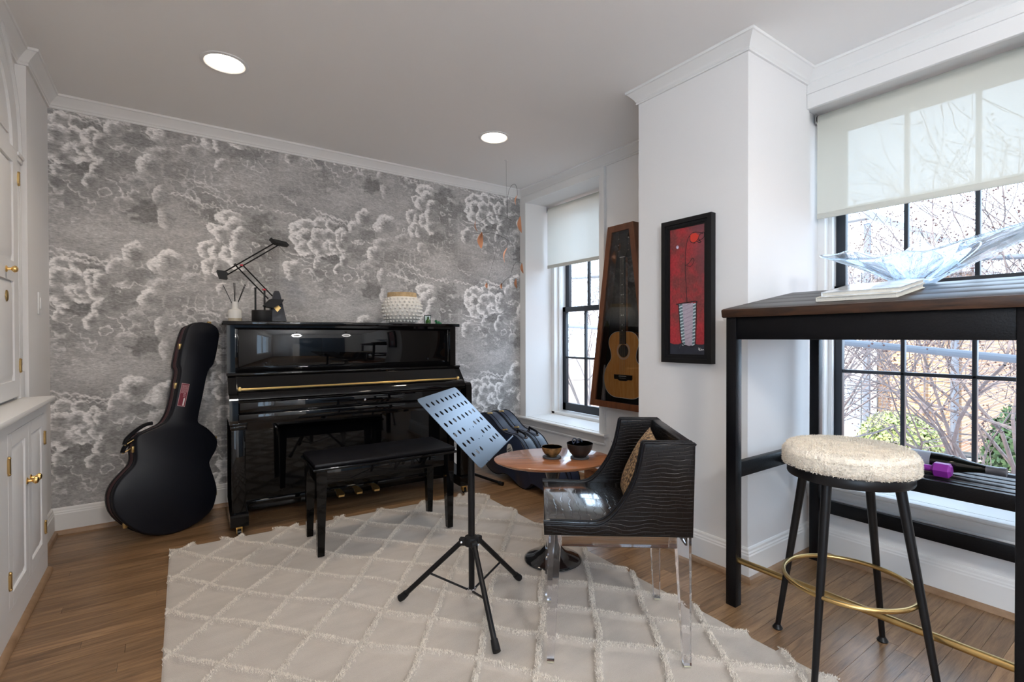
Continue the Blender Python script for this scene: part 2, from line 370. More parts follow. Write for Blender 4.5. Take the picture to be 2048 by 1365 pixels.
# window openings
OA = (2.82, 3.80); OB = (.29, 1.35); Z0, Z1 = .383, 2.43
wr = MB()
for a, b_ in ((OA[1], YA+.2), (OB[1], OA[0]), (YF-.1, OB[0])): wr.box(XB, XB+.47, a, b_, -.2, ZC)
for a, b_ in (OA, OB): wr.box(XB, XB+.47, a, b_, -.2, Z0).box(XB, XB+.47, a, b_, Z1, ZC)
struct('wall_right', wr, M['wall'], 'thick white wall with two deep window openings')
struct('wall_front', MB().box(XL-.2, XB+.5, YF-.1, YF, -.2, ZC), M['wall'], 'white wall behind the viewer')
struct('wall_pillar', MB().box(XCOL, XB+.01, YC0, YC1, -.01, ZC), M['wall'], 'white chimney breast between the two windows')

def sweep(path, prof, name, m, parent=None, **kw):
    """prof: (inward offset, z); path: plan points, interior on the right"""
    P = [Vector(p) for p in path]; n = len(P); v = []; f = []; k = len(prof)
    for i in range(n):
        d0 = (P[i]-P[i-1]).normalized() if i else (P[1]-P[0]).normalized(); d1 = (P[i+1]-P[i]).normalized() if i < n-1 else d0
        n0 = Vector((d0.y, -d0.x)); n1 = Vector((d1.y, -d1.x)); mt = (n0+n1); mt = mt/max(mt.dot(n0), .2) if mt.length > 1e-4 else n0
        for o_, z in prof: q = P[i]+mt*o_; v.append((q.x, q.y, z))
    for i in range(n-1):
        for j in range(k): f.append((i*k+j, i*k+(j+1) % k, (i+1)*k+(j+1) % k, (i+1)*k+j))
    f.append(tuple(range(k))[::-1]); f.append(tuple((n-1)*k+j for j in range(k)))
    return MB().add(v, f).build(name, m, parent, 25, **kw)
XU = XL-.038
cprof = [(0,ZC-.075),(.010,ZC-.075),(.012,ZC-.068),(.008,ZC-.064),(.014,ZC-.058),(.016,ZC-.052),(.020,ZC-.046),(.030,ZC-.034),(.042,ZC-.020),(.048,ZC-.014),(.054,ZC-.012),(.055,ZC),(0,ZC)]
path = [(XU, YF), (XU, 3.36), (XL, 3.36), (XL, YA), (XB, YA), (XB, YC1), (XCOL, YC1), (XCOL, YC0), (XB, YC0), (XB, YF)]
sweep(path, cprof, 'trim_1', M['trim'], kind='structure', label='white crown moulding under the ceiling')
bprof = [(0,0),(.016,0),(.016,.118),(.013,.124),(.013,.130),(.009,.136),(.008,.146),(.004,.152),(0,.154)]
sprof = [(.016,0),(.034,0),(.033,.008),(.028,.017),(.021,.022),(.016,.024)]
for nm, pth, lb in (('baseboard_back', [(XL, 3.30), (XL, YA), (XB, YA), (XB, YC1)], 'white baseboard along the wallpapered wall and corners'),
                    ('baseboard_right', [(XB, YC1), (XCOL, YC1), (XCOL, YC0), (XB, YC0), (XB, YF)], 'white baseboard around the chimney breast and below the right window')):
    b_ = sweep(pth, bprof, nm, M['trim'], kind='structure', label=lb)
    sweep(pth, sprof, 'shoe_moulding', M['shoe'], b_)

# ---- wallpaper: printed engraving of clouds
def fbm(X, Z, sx, sz, oct=5, seed=0, pers=.55):
    out = np.zeros_like(X); a = 1; tot = 0; g = np.random.default_rng(seed)
    for o_ in range(oct):
        G = g.random((64, 64)); u = (X*sx*2**o_+g.random()*50) % 64; w = (Z*sz*2**o_+g.random()*50) % 64
        i = u.astype(int); j = w.astype(int); fu = u-i; fw = w-j; fu = fu*fu*(3-2*fu); fw = fw*fw*(3-2*fw)
        i1 = (i+1) % 64; j1 = (j+1) % 64; i %= 64; j %= 64
        out += a*((G[i,j]*(1-fu)+G[i1,j]*fu)*(1-fw)+(G[i,j1]*(1-fu)+G[i1,j1]*fu)*fw); tot += a; a *= pers
    return out/tot
MOT = [('d',-0.116,1.95,0.109,0.076,0.22),('d',0.502,1.914,0.103,0.08,0.3),('d',0.647,1.863,0.108,0.069,0.34),('d',0.564,1.991,0.094,0.051,0.3),('d',-0.241,2.239,0.103,0.075,0.36),('d',-0.145,2.39,0.09,0.05,0.36),('d',-0.422,2.165,0.081,0.047,0.25),('d',0.425,2.429,0.173,0.061,0.33),('d',-0.46,1.967,0.066,0.057,0.42),('d',-0.523,2.051,0.042,0.033,0.36),('d',-0.354,2.42,0.068,0.048,0.3),('d',-0.521,2.38,0.043,0.056,0.3),('l',0.474,2.226,0.154,0.101,0.72),('l',-0.381,1.796,0.121,0.077,0.74),('l',-0.0,1.79,0.231,0.063,0.66),('l',0.14,1.912,0.11,0.064,0.6),('r',-0.03,2.457,0.073,0.051,0.4,0.9,170,75),('r',0.291,2.444,0.091,0.066,0.38,0.7,160,60),('r',-0.081,2.241,0.067,0.059,0.42,1.0,150,85),('r',-0.014,2.326,0.069,0.047,0.45,0.5,130,60),('r',-0.166,1.671,0.065,0.073,0.36,1.0,140,95),('r',-0.254,1.584,0.047,0.054,0.5,0.9,140,80),('r',0.016,1.636,0.087,0.075,0.44,1.0,140,95),('r',0.143,2.38,0.055,0.048,0.45,0.5,120,80),('r',-0.015,2.058,0.051,0.072,0.46,0.6,160,60),('r',0.018,1.917,0.061,0.073,0.46,0.5,190,60),('r',-0.334,2.162,0.042,0.049,0.35,1.0,170,90),('r',-0.372,2.092,0.038,0.047,0.38,0.9,170,80),('r',-0.515,2.128,0.039,0.042,0.45,0.9,150,90),('r',-0.487,2.171,0.043,0.038,0.3,0.7,200,50),('r',0.318,2.319,0.043,0.044,0.5,0.8,150,80),('r',-0.147,2.117,0.049,0.04,0.44,0.3,100,80),('r',-0.212,1.986,0.048,0.04,0.5,0.4,100,80),('r',-0.499,2.442,0.028,0.033,0.45,0.9,120,120),('r',-0.435,2.429,0.037,0.034,0.4,0.9,150,120),('r',-0.521,2.343,0.043,0.046,0.4,1,120,110),('r',-0.45,2.349,0.044,0.048,0.42,1,120,110),('r',-0.528,2.266,0.042,0.047,0.42,1,130,110),('r',-0.355,2.352,0.053,0.058,0.33,1,150,100),('r',-0.429,2.259,0.066,0.052,0.45,1.0,200,120),('r',-0.414,2.272,0.033,0.03,0.42,0.9,190,120),('r',-0.348,2.276,0.042,0.049,0.4,0.9,230,90),('r',-0.325,2.339,0.042,0.049,0.38,0.8,150,90),('r',-0.501,2.215,0.043,0.038,0.42,0.9,230,80),('r',0.354,1.973,0.083,0.05,0.5,1.0,140,110),('r',0.259,1.885,0.033,0.032,0.5,1.0,150,110),('r',0.383,1.911,0.069,0.066,0.4,1,150,100),('r',0.422,1.849,0.055,0.067,0.4,1,160,100),('r',0.315,1.859,0.058,0.054,0.45,1,160,100),('r',0.23,1.741,0.056,0.059,0.42,1,160,100),('r',0.257,1.635,0.062,0.059,0.42,1,160,95),('r',0.286,1.724,0.048,0.044,0.4,0.9,190,90),('r',0.353,1.72,0.058,0.055,0.45,1,190,100),('r',0.411,1.77,0.06,0.067,0.42,1,200,90),('r',0.411,1.669,0.059,0.056,0.45,0.9,210,90),('r',0.304,1.616,0.048,0.05,0.42,0.9,190,70),('r',-0.665,2.372,0.061,0.046,0.45,1,130,120),('r',-0.613,2.407,0.063,0.041,0.5,1,110,120),('r',-0.657,2.3,0.066,0.05,0.5,1,150,120),('r',-0.613,2.323,0.062,0.056,0.36,1,150,90),('r',-0.514,2.438,0.045,0.033,0.5,1,130,120),('r',-0.622,2.23,0.071,0.05,0.5,1,200,120),('r',-0.551,2.265,0.054,0.056,0.45,1,210,100),('r',-0.524,2.343,0.059,0.051,0.45,1,140,110),('r',-0.701,2.075,0.065,0.055,0.42,0.9,140,90),('r',-0.71,2.038,0.052,0.046,0.4,0.8,180,80),('s',0.072,2.208,0.298,2.14),('s',0.169,2.194,0.289,2.144),('s',0.036,2.097,0.196,2.048),('s',0.097,2.076,0.335,2.015),('s',0.196,2.124,0.374,2.076),('s',0.374,2.087,0.564,2.048),('s',0.413,2.059,0.554,2.075),('s',-0.56,1.681,-0.352,1.629),('s',-0.505,1.668,-0.292,1.62),('s',-0.561,1.648,-0.382,1.603),('s',-0.442,2.489,-0.324,2.466),('s',-0.462,1.624,-0.307,1.599),('s',0.01,2.082,0.141,2.077),('s',0.627,2.068,0.789,2.044),('s',0.67,2.179,0.789,2.127)]
def wallpaper():
    st = .0045; xs = np.arange(XL, XB+st, st); zs = np.arange(.15, ZC-.06, st); X, Z = np.meshgrid(xs, zs, indexing='ij')
    XX = X+.016*(fbm(X, Z, 16, 16, 4, 3)-.5)*2; ZZ = Z+.016*(fbm(X, Z, 16, 16, 4, 4)-.5)*2
    XF = XX+.007*(fbm(X, Z, 70, 70, 3, 5)-.5)*2; ZF = ZZ+.007*(fbm(X, Z, 70, 70, 3, 6)-.5)*2
    gr = fbm(X, Z, 60, 120, 3, 8)
    def worley(A, B, s_, seed):
        g = np.random.default_rng(seed).random((64, 64, 2)); u, w = A*s_, B*s_; i, j = np.floor(u).astype(int), np.floor(w).astype(int); best = np.full(A.shape, 9.)
        for di in (-1, 0, 1):
            for dj in (-1, 0, 1):
                c_ = g[(i+di) % 64, (j+dj) % 64]; best = np.minimum(best, np.hypot(i+di+c_[..., 0]-u, j+dj+c_[..., 1]-w))
        return best
    # repeating tile coordinates (the print repeats every 0.843 m and drops half a repeat from strip to strip)
    sa = (X+.8)/1.462; fa = np.floor(sa); TX = (sa-fa)*1.462; TZ = (Z+.421*fa) % .843
    edge = np.minimum(np.minimum(TX, 1.462-TX)/.08, np.minimum(TZ, .843-TZ)/.06); edge = np.clip(edge, 0, 1)
    PX, PZ = TX+.02*(fbm(TX, TZ, 16, 16, 4, 13)-.5)*2, TZ+.02*(fbm(TX, TZ, 16, 16, 4, 14)-.5)*2
    nn = fbm(PX, PZ*1.0, 2.6, 4.6, 3, 15)+.10*(.6-worley(PX, PZ, 13, 5))+.05*(.6-worley(PX, PZ, 30, 6))
    fr_ = (nn*9.5) % 1; hi = np.clip(fbm(TX, TZ, 2.2, 3.2, 2, 17)*2.6-.75, .15, 1)
    s_ = lambda q: np.clip(q, 0, 1)**2*(3-2*np.clip(q, 0, 1))
    terr = 1-s_((fr_-.02)/.30); terr *= s_(fr_/.02)
    t = .60+.26*(fbm(X, Z, 3.0, 6, 5, 1)-.5)+.16*(fbm(X, Z, 14, 60, 4, 2)-.5)-.10*s_((nn-.55)*4)
    t = t+(terr*.42-.08)*hi*edge
    sm = lambda e0, e1, q: (lambda u: u*u*(3-2*u))(np.clip((q-e0)/(e1-e0), 0, 1))
    def win(cx, cz, rx, rz):
        i0, i1 = np.searchsorted(xs, [cx-rx, cx+rx]); j0, j1 = np.searchsorted(zs, [cz-rz, cz+rz]); return slice(i0, i1), slice(j0, j1)
    order = [m for m in MOT if m[0] in 'dl']+[m for m in MOT if m[0] == 'r']+[m for m in MOT if m[0] == 's']
    for m in order:
        for a in range(-1, 4):
            for b_ in range(-4, 5):
                ox, oz = 1.462*a, -.421*a+.843*b_
                if m[0] == 's':
                    x0, z0, x1, z1 = m[1]+ox, m[2]+oz, m[3]+ox, m[4]+oz
                    w = win((x0+x1)/2, (z0+z1)/2, abs(x1-x0)/2+.03, abs(z1-z0)/2+.03)
                    px, pz = XF[w], ZF[w]
                    if px.size == 0: continue
                    dx, dz = x1-x0, z1-z0; u = ((px-x0)*dx+(pz-z0)*dz)/(dx*dx+dz*dz); uu = np.clip(u, 0, 1)
                    wav = .006*np.sin(uu*26+x0*40)
                    d = np.hypot(px-x0-uu*dx, pz-z0-uu*dz+wav); k = (1-sm(.0015, .0075, d))*(.4+.6*gr[w])
                    t[w] = t[w]*(1-k)+.95*k; continue
                _, cx, cz, rx, rz, tone = m[:6]; cx += ox; cz += oz
                g_ = 1.5 if m[0] != 'r' else 1.25
                w = win(cx, cz, rx*g_+.02, rz*g_+.02); px, pz = XF[w]-cx, ZF[w]-cz
                if px.size == 0: continue
                ang = np.arctan2(pz/rz, px/rx)
                if m[0] in 'dl':
                    d = np.hypot(px/rx, pz/rz)+1.3*(fbm(X[w], Z[w], 22, 34, 4, 9)-.5); k = (1-sm(.62, 1.0, d))*(.62 if m[0] == 'd' else .5)
                    t[w] = t[w]*(1-k)+(tone+.22*(gr[w]-.5))*k; continue
                rim, ra, sp = m[6], math.radians(m[7]), math.radians(m[8])
                sc = (1+.13*np.abs(np.sin(ang*2.5+cx*31+cz*17))+.06*np.abs(np.sin(ang*6+cx*77)))*(1+.30*(fbm(X[w]*1.0, Z[w], 9, 9, 2, 19)-.5))
                d = np.hypot(px/rx, pz/rz)/sc
                ins = 1-sm(.96, 1.04, d)
                dir_ = np.abs((ang-ra+PI) % (2*PI)-PI); k2 = 1-sm(sp*.6, sp*1.25, dir_)
                rimk = np.clip((d-.22+.5*(gr[w]-.5))/.55, 0, 1)**1.5*k2*rim*(.8+.5*gr[w])
                body = tone+.04+.16*np.clip(d, 0, 1)**2+.2*(gr[w]-.5)
                # soft outer side: body fades out away from the lit rim
                fade = ins*(.35+.65*np.maximum(k2, 1-sm(.3, 1.0, d)))
                val = body*(1-rimk)+(1.0+.1*(gr[w]-.5))*rimk
                t[w] = t[w]*(1-fade)+val*fade
    t = np.clip(t+.16*(fbm(X, Z, 120, 160, 2, 12)-.5), .08, 1)
    lin = .065+.86*t**1.5
    col = np.stack([lin*1.0, lin*.975, lin*.965, np.ones_like(lin)], -1).reshape(-1, 4).astype(np.float32)
    V = np.stack([X.ravel(), np.full(X.size, YA), Z.ravel()], 1)
    wall = bpy.data.objects['wall_back']
    o = big_mesh('wallpaper', V, grid_faces(len(xs), len(zs))[:, ::-1], M['paper'], parent=wall)
    a = o.data.color_attributes.new('print', 'FLOAT_COLOR', 'POINT'); a.data.foreach_set('color', col.ravel())
    o['label'] = 'grey and white wallpaper of engraved billowing clouds'
wallpaper()

# ---- windows
def window(idx, Y0, Y1, sy0, sy1, label):
    w = thing('window_%d' % idx, label, None, (XB, (Y0+Y1)/2, 0), kind='structure')
    yc = (Y0+Y1)/2; a, b_ = Y0-yc, Y1-yc; s0, s1 = sy0-yc, sy1-yc; XS = 3.23-XB
    j = MB().box(.30, .47, a, s0, Z0, Z1).box(.30, .47, s1, b_, Z0, Z1).box(.30, .47, s0, s1, 2.41, Z1+.0)
    for yy, sg in ((s1, 1), (s0, -1)):   # moulded stops in front of the sashes
        for x0_, x1_, t_ in ((.375, .40, .012), (.35, .365, .02)):
            lo, hi = sorted((yy, yy-sg*t_+sg*.0)); j.box(x0_, x1_, min(yy-sg*t_, yy+sg*.03), max(yy-sg*t_, yy+sg*.03), Z0+.03, 2.41, .003)
    j.build('jamb', M['trim'], w)
    MB().box(.0, .47, a, b_, Z0, Z0+.008).box(.30, .47, a, b_, Z0+.008, .418, .004).build('sill', M['trim'], w)
    for nm, x_, z_0, z_1, rail in (('lower_sash', XS, .424, 1.444, .075), ('upper_sash', XS+.042, 1.405, 2.41, .04)):
        q = MB(); st = .05
        q.box(x_, x_+.038, s0, s0+st, z_0, z_1, .003).box(x_, x_+.038, s1-st, s1, z_0, z_1, .003)
        q.box(x_, x_+.038, s0, s1, z_0, z_0+rail, .003).box(x_, x_+.038, s0, s1, z_1-.05, z_1, .003)
        sa = q.build(nm, M['sash'], w)
        gy0, gy1, gz0, gz1 = s0+st, s1-st, z_0+rail, z_1-.05; zm = (gz0+gz1)/2
        for k in (1, 2):
            ym = gy0+(gy1-gy0)*k/3; MB().box(x_+.004, x_+.034, ym-.010, ym+.010, gz0, gz1, .004).build('muntin', M['sash'], sa)
        MB().box(x_+.004, x_+.034, gy0, gy1, zm-.010, zm+.010, .004).build('muntin', M['sash'], sa)
        for k in range(3):
            for zz in ((gz0, zm), (zm, gz1)):
                u0, u1 = gy0+(gy1-gy0)*k/3, gy0+(gy1-gy0)*(k+1)/3
                MB().add([(x_+.018, u0, zz[0]), (x_+.018, u1, zz[0]), (x_+.018, u1, zz[1]), (x_+.018, u0, zz[1])], [(0,1,2,3)]).build('pane', M['pane'], sa, 0)
    return w
wA = window(1, OA[0], OA[1], 2.85, 3.755, 'black sash window in a deep white recess beside the wallpaper')
wB = window(2, OB[0], OB[1], .35, 1.315, 'wide black sash window behind the tall table')
ca = (OA[0]+OA[1])/2
MB().box(-.018, -.0002, OA[1]-ca, YA-ca-.002, Z0+.006, Z1-.0005).build('side_casing', M['trim'], wA)
MB().box(-.018, -.0002, OA[0]-.0465-ca, OA[0]-ca, Z0+.006, Z1-.0005).build('side_casing', M['trim'], wA)
MB().box(-.018, -.0002, OA[0]-.0465-ca, YA-ca-.002, Z1, 2.484).build('head_casing', M['trim'], wA)
MB().box(-.028, -.0002, OA[0]-.062-ca, OA[0]-.047-ca, Z0+.006, 2.484, .003).build('back_band', M['trim'], wA)
def stool_apron(w, yc, a, b_, top=.385):
    prof = [(0,top-.026),(.040,top-.026),(.050,top-.020),(.053,top-.012),(.050,top-.003),(.044,top),(0,top)]
    MB().prism([(x, z) for x, z in prof], a-yc, b_-yc, lambda x, z, d: (-x, d, z)).build('stool', M['trim'], w)
    prof = [(0,top-.098),(.012,top-.098),(.014,top-.086),(.009,top-.080),(.016,top-.070),(.020,top-.056),(.026,top-.044),(.036,top-.034),(.038,top-.026),(0,top-.026)]
    MB().prism(prof, a-yc+.03, b_-yc-.002, lambda x, z, d: (-x, d, z)).build('apron', M['trim'], w)
stool_apron(wA, ca, 2.735, YA-.001, .388)
cb = (OB[0]+OB[1])/2
stool_apron(wB, cb, .2, YC0, .39)
MB().box(-.022, 0, .15-cb, YC0-cb-.001, 2.36, ZC-.07, .003).box(-.030, 0, .15-cb, YC0-cb-.001, 2.435, 2.445, .003).build('head_board', M['trim'], wB)
def blind(loc, w, z0, z1, m, label, dy):
    t = thing('roller_blind', label, 'blind', loc)
    MB().tube([(0, -w, z1-.022), (0, 0, z1-.022)], .022, 16).build('roller', M['shadehem'], t)
    MB().add([(-.022, -w, z0+.03), (-.022, 0, z0+.03), (-.022, 0, z1-.02), (-.022, -w, z1-.02)], [(0,1,2,3)]).build('fabric', m, t, 0)
    MB().box(-.027, -.015, -w, 0, z0, z0+.032, .004).build('bottom_bar', M['shadehem'], t)
    for yy in (0.004, -w-.008): MB().box(-.03, .03, yy, yy+.004, z1-.05, z1+.006, .001).box(-.02, .02, yy-.0, yy+.004, z1-.03, z1-.014, .0).build('bracket', M['chrome'], t)
    return t
blind((3.08, 3.775, 0), .93, 1.816, 2.412, M['shadeA'], 'cream roller blind half drawn in the window beside the wallpaper', 0)
blind((3.08, 1.327, 0), 1.01, 1.818, 2.418, M['shadeB'], 'sheer cream roller blind half drawn in the wide window above the tall table', 0)

w3 = thing('window_3', 'unseen window added in the left wall behind the viewer for fill light', None, (XL-.12, -1.4, .5), kind='structure')  # out of view; added so daylight from the left fills the room
MB().box(-.02, .02, -.85, .85, 0, .06).box(-.02, .02, -.85, .85, 1.69, 1.75).box(-.02, .02, -.85, -.79, .06, 1.69).box(-.02, .02, .79, .85, .06, 1.69).box(-.02, .02, -.03, .03, .06, 1.69).build('frame', M['trim'], w3, 0)
for a_ in (-.79, .03): MB().add([(0, a_, .06), (0, a_+.76, .06), (0, a_+.76, 1.69), (0, a_, 1.69)], [(0,1,2,3)]).build('pane', M['pane'], w3, 0)
# double doors behind the viewer, seen only in reflections
dk = mat('blue_grey_door', (.10,.14,.19), .3)
for k, x_ in enumerate((.35, 1.20)):
    d_ = MB().box(x_, x_+.84, YF+.001, YF+.04, .02, 2.15, .004).build('door_%d' % (k+1), dk, None, kind='structure', label='blue-grey door behind the viewer')
    MB().sphere((x_+(.78 if k == 0 else .06), YF+.07, 1.0), .025, 10).build('door_handle', M['brass'], d_)
# ---- ceiling lights, then the added fill globes
def downlight(x, y, label, r=.088):
    t = thing('recessed_ceiling_light', label, 'ceiling light', (x, y, ZC))
    MB().lathe([(r+.022, -.0005), (r+.022, -.004), (r+.006, -.007), (r, -.004), (r-.004, -.001)], n=40).build('trim_ring', M['white'], t)
    MB().lathe([(0.0001, -.0015), (r-.003, -.0015), (r-.003, -.0035), (0.0001, -.0035)], n=40).build('lens', M['lamp'], t, 0)
    l = bpy.data.lights.new('downlight', 'SPOT'); l.energy = 15; l.color = (1, .84, .66); l.spot_size = 2.5; l.spot_blend = .9; l.shadow_soft_size = .07
    o = bpy.data.objects.new('downlight_bulb', l); C.objects.link(o); o.location = (x, y, ZC-.02)
downlight(.25, 2.93, 'round recessed ceiling light, the larger in view, above the left of the room')
downlight(1.90, 2.94, 'round recessed ceiling light nearer the window corner')
downlight(.25, .4, 'round recessed ceiling light behind the viewer, left')
downlight(1.90, .2, 'round recessed ceiling light behind the viewer, right')
def globe(x, y, label, P):  # invented globes out of view, added to brighten walls and ceiling
    t = thing('fill_globe_lamp', label, 'fill light', (x, y, ZC))
    MB().lathe([(.0001,-.001),(.06,-.001),(.06,-.02),(.012,-.03),(.012,-.25),(.0001,-.25)], n=24).build('stem', M['abrass'], t)
    MB().sphere((0,0,-.37), .12, 24).build('fill_globe_shell', mat('fill_globe_glow', (1,1,1), .5, emit=((1,.95,.9), 4)), t, 80)
    l = bpy.data.lights.new('fill_globe_light', 'POINT'); l.energy = P; l.color = (1, .97, .94); l.shadow_soft_size = .13
    o = bpy.data.objects.new('fill_globe_light', l); C.objects.link(o); o.location = (x, y, ZC-.37)
globe(.35, -1.3, 'added fill light globe, unseen behind the viewer on the cupboard side', 300)
globe(1.9, -1.3, 'added fill light globe, unseen behind the viewer on the window side', 22)

# ------------------------------------------------------------------ built-in cupboards on the left wall
def hinge(parent, x, y, z, h=.055):
    MB().tube([(x, y, z-h/2), (x, y, z+h/2)], .006, 10).box(x-.003, x+.004, y-.010, y+.010, z-h/2+.004, z+h/2-.004).sphere((x, y, z+h/2), .007, 8).sphere((x, y, z-h/2), .007, 8).build('hinge', M['abrass'], parent)
def knob(parent, x, y, z, r=.014):
    MB().lathe([(r*1.0, 0), (r*1.05, .003), (r*.5, .006), (r*.42, .016), (r*.8, .020), (r*1.1, .027), (r*.95, .034), (r*.4, .038), (.0001, .0385)], (x, y, z), 20, M=Matrix.Rotation(PI/2, 3, 'Y').to_4x4()).build('knob', M['brass'], parent)
def panel_door(parent, x, y0, y1, z0, z1, stile=.055, t=.018, panels=None, name='door'):
    panels = panels or [(z0+stile, z1-stile)]
    m = MB(); m.box(x-t, x, y0, y0+stile, z0, z1, .002).box(x-t, x, y1-stile, y1, z0, z1, .002)
    zz = [z0]+[q for p in panels for q in p]+[z1]
    for k in range(0, len(zz), 2): m.box(x-t, x, y0+stile, y1-stile, zz[k], zz[k+1], .0)
    for a, b_ in panels:
        ya, yb = y0+stile, y1-stile; g = .006; bev = .026
        for (u0, u1, v0, v1, xx) in ((ya, yb, a, b_, x-.010),): m.box(x-t, xx, u0, u1, v0, v1)
        # raised field
        o_ = [(ya+g, a+g), (yb-g, a+g), (yb-g, b_-g), (ya+g, b_-g)]; i_ = [(ya+g+bev, a+g+bev), (yb-g-bev, a+g+bev), (yb-g-bev, b_-g-bev), (ya+g+bev, b_-g-bev)]
        v = [(x-.0098, p, q) for p, q in o_]+[(x-.001, p, q) for p, q in i_]
        m.add(v, [(4,5,6,7)]+[(k, (k+1) % 4, (k+1) % 4+4, k+4) for k in range(4)])
    return m.build(name, M['cab'], parent, 20)
t = thing('base_cabinet', 'white built-in base cabinet with panelled doors and brass knobs', 'cabinet', (0, 2.3, 0))
XF_ = -.492; Yo = -2.3
MB().box(XU+.001, XF_-.018, 1.7+Yo, 3.30+Yo, .0, .838).build('carcass', M['cab'], t)
fr = MB(); fr.box(XF_-.018, XF_, 1.7+Yo, 3.30+Yo, .0, .120).box(XF_-.018, XF_, 1.7+Yo, 3.30+Yo, .79, .838)
for a, b_ in ((3.237, 3.30), (1.7, 2.583)): fr.box(XF_-.018, XF_, a+Yo, b_+Yo, .12, .79)
fr.build('face_frame', M['cab'], t)
MB().box(XU+.001, -.462, 1.7+Yo, 3.335+Yo, .838, .862, .006).build('countertop', M['trim'], t)
MB().prism([(0, .002), (.020, .002), (.017, .014), (.008, .022), (0, .024)], 1.7+Yo, 3.30+Yo, lambda x, z, d: (XF_+x, d, z)).build('shoe_moulding', M['shoe'], t)
d2 = panel_door(t, XF_+.0005, 2.914+Yo, 3.235+Yo, .122, .788); d1 = panel_door(t, XF_+.0005, 2.585+Yo, 2.911+Yo, .122, .788)
for z_ in (.67, .238): hinge(d2, XF_+.003, 3.236+Yo, z_); hinge(d1, XF_+.003, 2.584+Yo, z_, .06)
knob(d2, XF_, 2.945+Yo, .545); knob(d1, XF_, 2.882+Yo, .545)
# arched upper cupboard
t = thing('arched_cupboard', 'white arched built-in wall cupboard above the base cabinet', 'cupboard', (0, 2.3, 0))
YC_, RO, ZS = 2.80, .445, 2.035
def archpts(r, n=20, a0=0, a1=PI): return [(YC_+r*math.cos(a0+(a1-a0)*k/n), ZS+r*math.sin(a0+(a1-a0)*k/n)) for k in range(n+1)]
for s in (1, -1):
    pl = MB(); yy = YC_+s*.50; pl.box(XU, XU+.018, yy-.042, yy+.042, .862, ZS-.02, .002)
    for k in (-1, 0, 1): pl.box(XU+.018, XU+.023, yy+k*.022-.008, yy+k*.022+.008, 1.02, ZS-.10, .003)
    pl.box(XU, XU+.026, yy-.046, yy+.046, .862, .99, .003).box(XU, XU+.032, yy-.055, yy+.055, ZS-.022, ZS-.004, .005).box(XU, XU+.026, yy-.050, yy+.050, ZS-.045, ZS-.022, .005)
    link('pilaster', pl.mesh('pilaster', M['cab'], 25), t, (0, -2.3, 0))
ar = MB()
for r0, r1, th in ((.458, .542, .014), (.458, .474, .022), (.492, .502, .019), (.526, .542, .026)):
    a = archpts(r0, 32); b_ = archpts(r1, 32); n = 33
    v = [(XU, p, q) for p, q in a]+[(XU, p, q) for p, q in b_]+[(XU+th, p, q) for p, q in a]+[(XU+th, p, q) for p, q in b_]
    f = []
    for k in range(n-1): f += [(2*n+k, 2*n+k+1, 3*n+k+1, 3*n+k), (k, k+1, 2*n+k+1, 2*n+k), (n+k, 3*n+k, 3*n+k+1, n+k+1)]
    ar.add([(x_, min(y_, 3.352), z_) for x_, y_, z_ in v], f)
link('arch_moulding', ar.mesh('arch', M['cab'], 25), t, (0, -2.3, 0))
dr = MB(); poly = [(YC_+RO, .875)]+archpts(RO, 24)+[(YC_-RO, .875)]
dr.prism(poly, XU+.001, XU+.010, lambda a, b_, d: (d, a, b_))
link('door_ground', dr.mesh('door_ground', M['cab'], 25), t, (0, -2.3, 0))
for s, nm in ((1, 0), (-1, 1)):
    ya, yb = (YC_+.003, YC_+RO-.004) if s > 0 else (YC_-RO+.004, YC_-.003)
    d = panel_door(t, XU+.026, ya-2.3, yb-2.3, .878, ZS-.01, stile=.085, t=.018, panels=[(.955, 1.41), (1.50, 1.955)])
    # arched head of the leaf
    hd = MB()
    for r0, r1, x1_ in ((.36, RO-.004, XU+.026), (.05, .36, XU+.016), (.10, .31, XU+.022)):
        aa = [(r1*math.cos(k*PI/2/14), r1*math.sin(k*PI/2/14)) for k in range(15)]
        if r0 < .2: pp = [(.04 if r0 > .06 else .003, .045 if r0 > .06 else 0)]+[(max(a_, .04 if r0 > .06 else .003), max(b_, .045 if r0 > .06 else 0)) for a_, b_ in aa]
        else: pp = aa+[(r0*math.cos(k*PI/2/14), r0*math.sin(k*PI/2/14)) for k in range(14, -1, -1)]
        hd.prism([(YC_+s*a_-2.3, ZS-.01+b_) for a_, b_ in pp], XU+.008, x1_, lambda a_, b_, dd: (dd, a_, b_))
    hd.build('arched_head', M['cab'], d, 20)
    for z_ in (1.90, 1.02): hinge(d, XU+.029, (yb if s > 0 else ya)-2.3, z_)
    if s > 0: knob(d, XU+.026, 3.02-2.3, 1.452, .014); MB().lathe([(.016, 0), (.016, .003), (.012, .006), (.0001, .007)], (XU+.026, 3.02-2.3, 1.335), 16, M=Matrix.Rotation(PI/2, 3, 'Y').to_4x4() @ Matrix.Diagonal((1.6, 1, 1)).to_4x4()).build('escutcheon', M['abrass'], d)
t = MB().box(0, .006, -.035, .035, -.058, .058, .002).build('switch_plate', M['white'], loc=(XL+.0005, 3.60, 1.335), label='white wall switch beside the built-in cupboard', cat='light switch')
MB().box(.006, .010, -.014, .014, -.030, .030, .001).build('rocker', M['white'], t)
t = MB().box(-.006, 0, -.036, .036, -.058, .058, .002).build('outlet_plate', M['white'], loc=(XB-.0005, 2.685, .315), label='white electrical outlet below the right end of the window sill', cat='outlet')
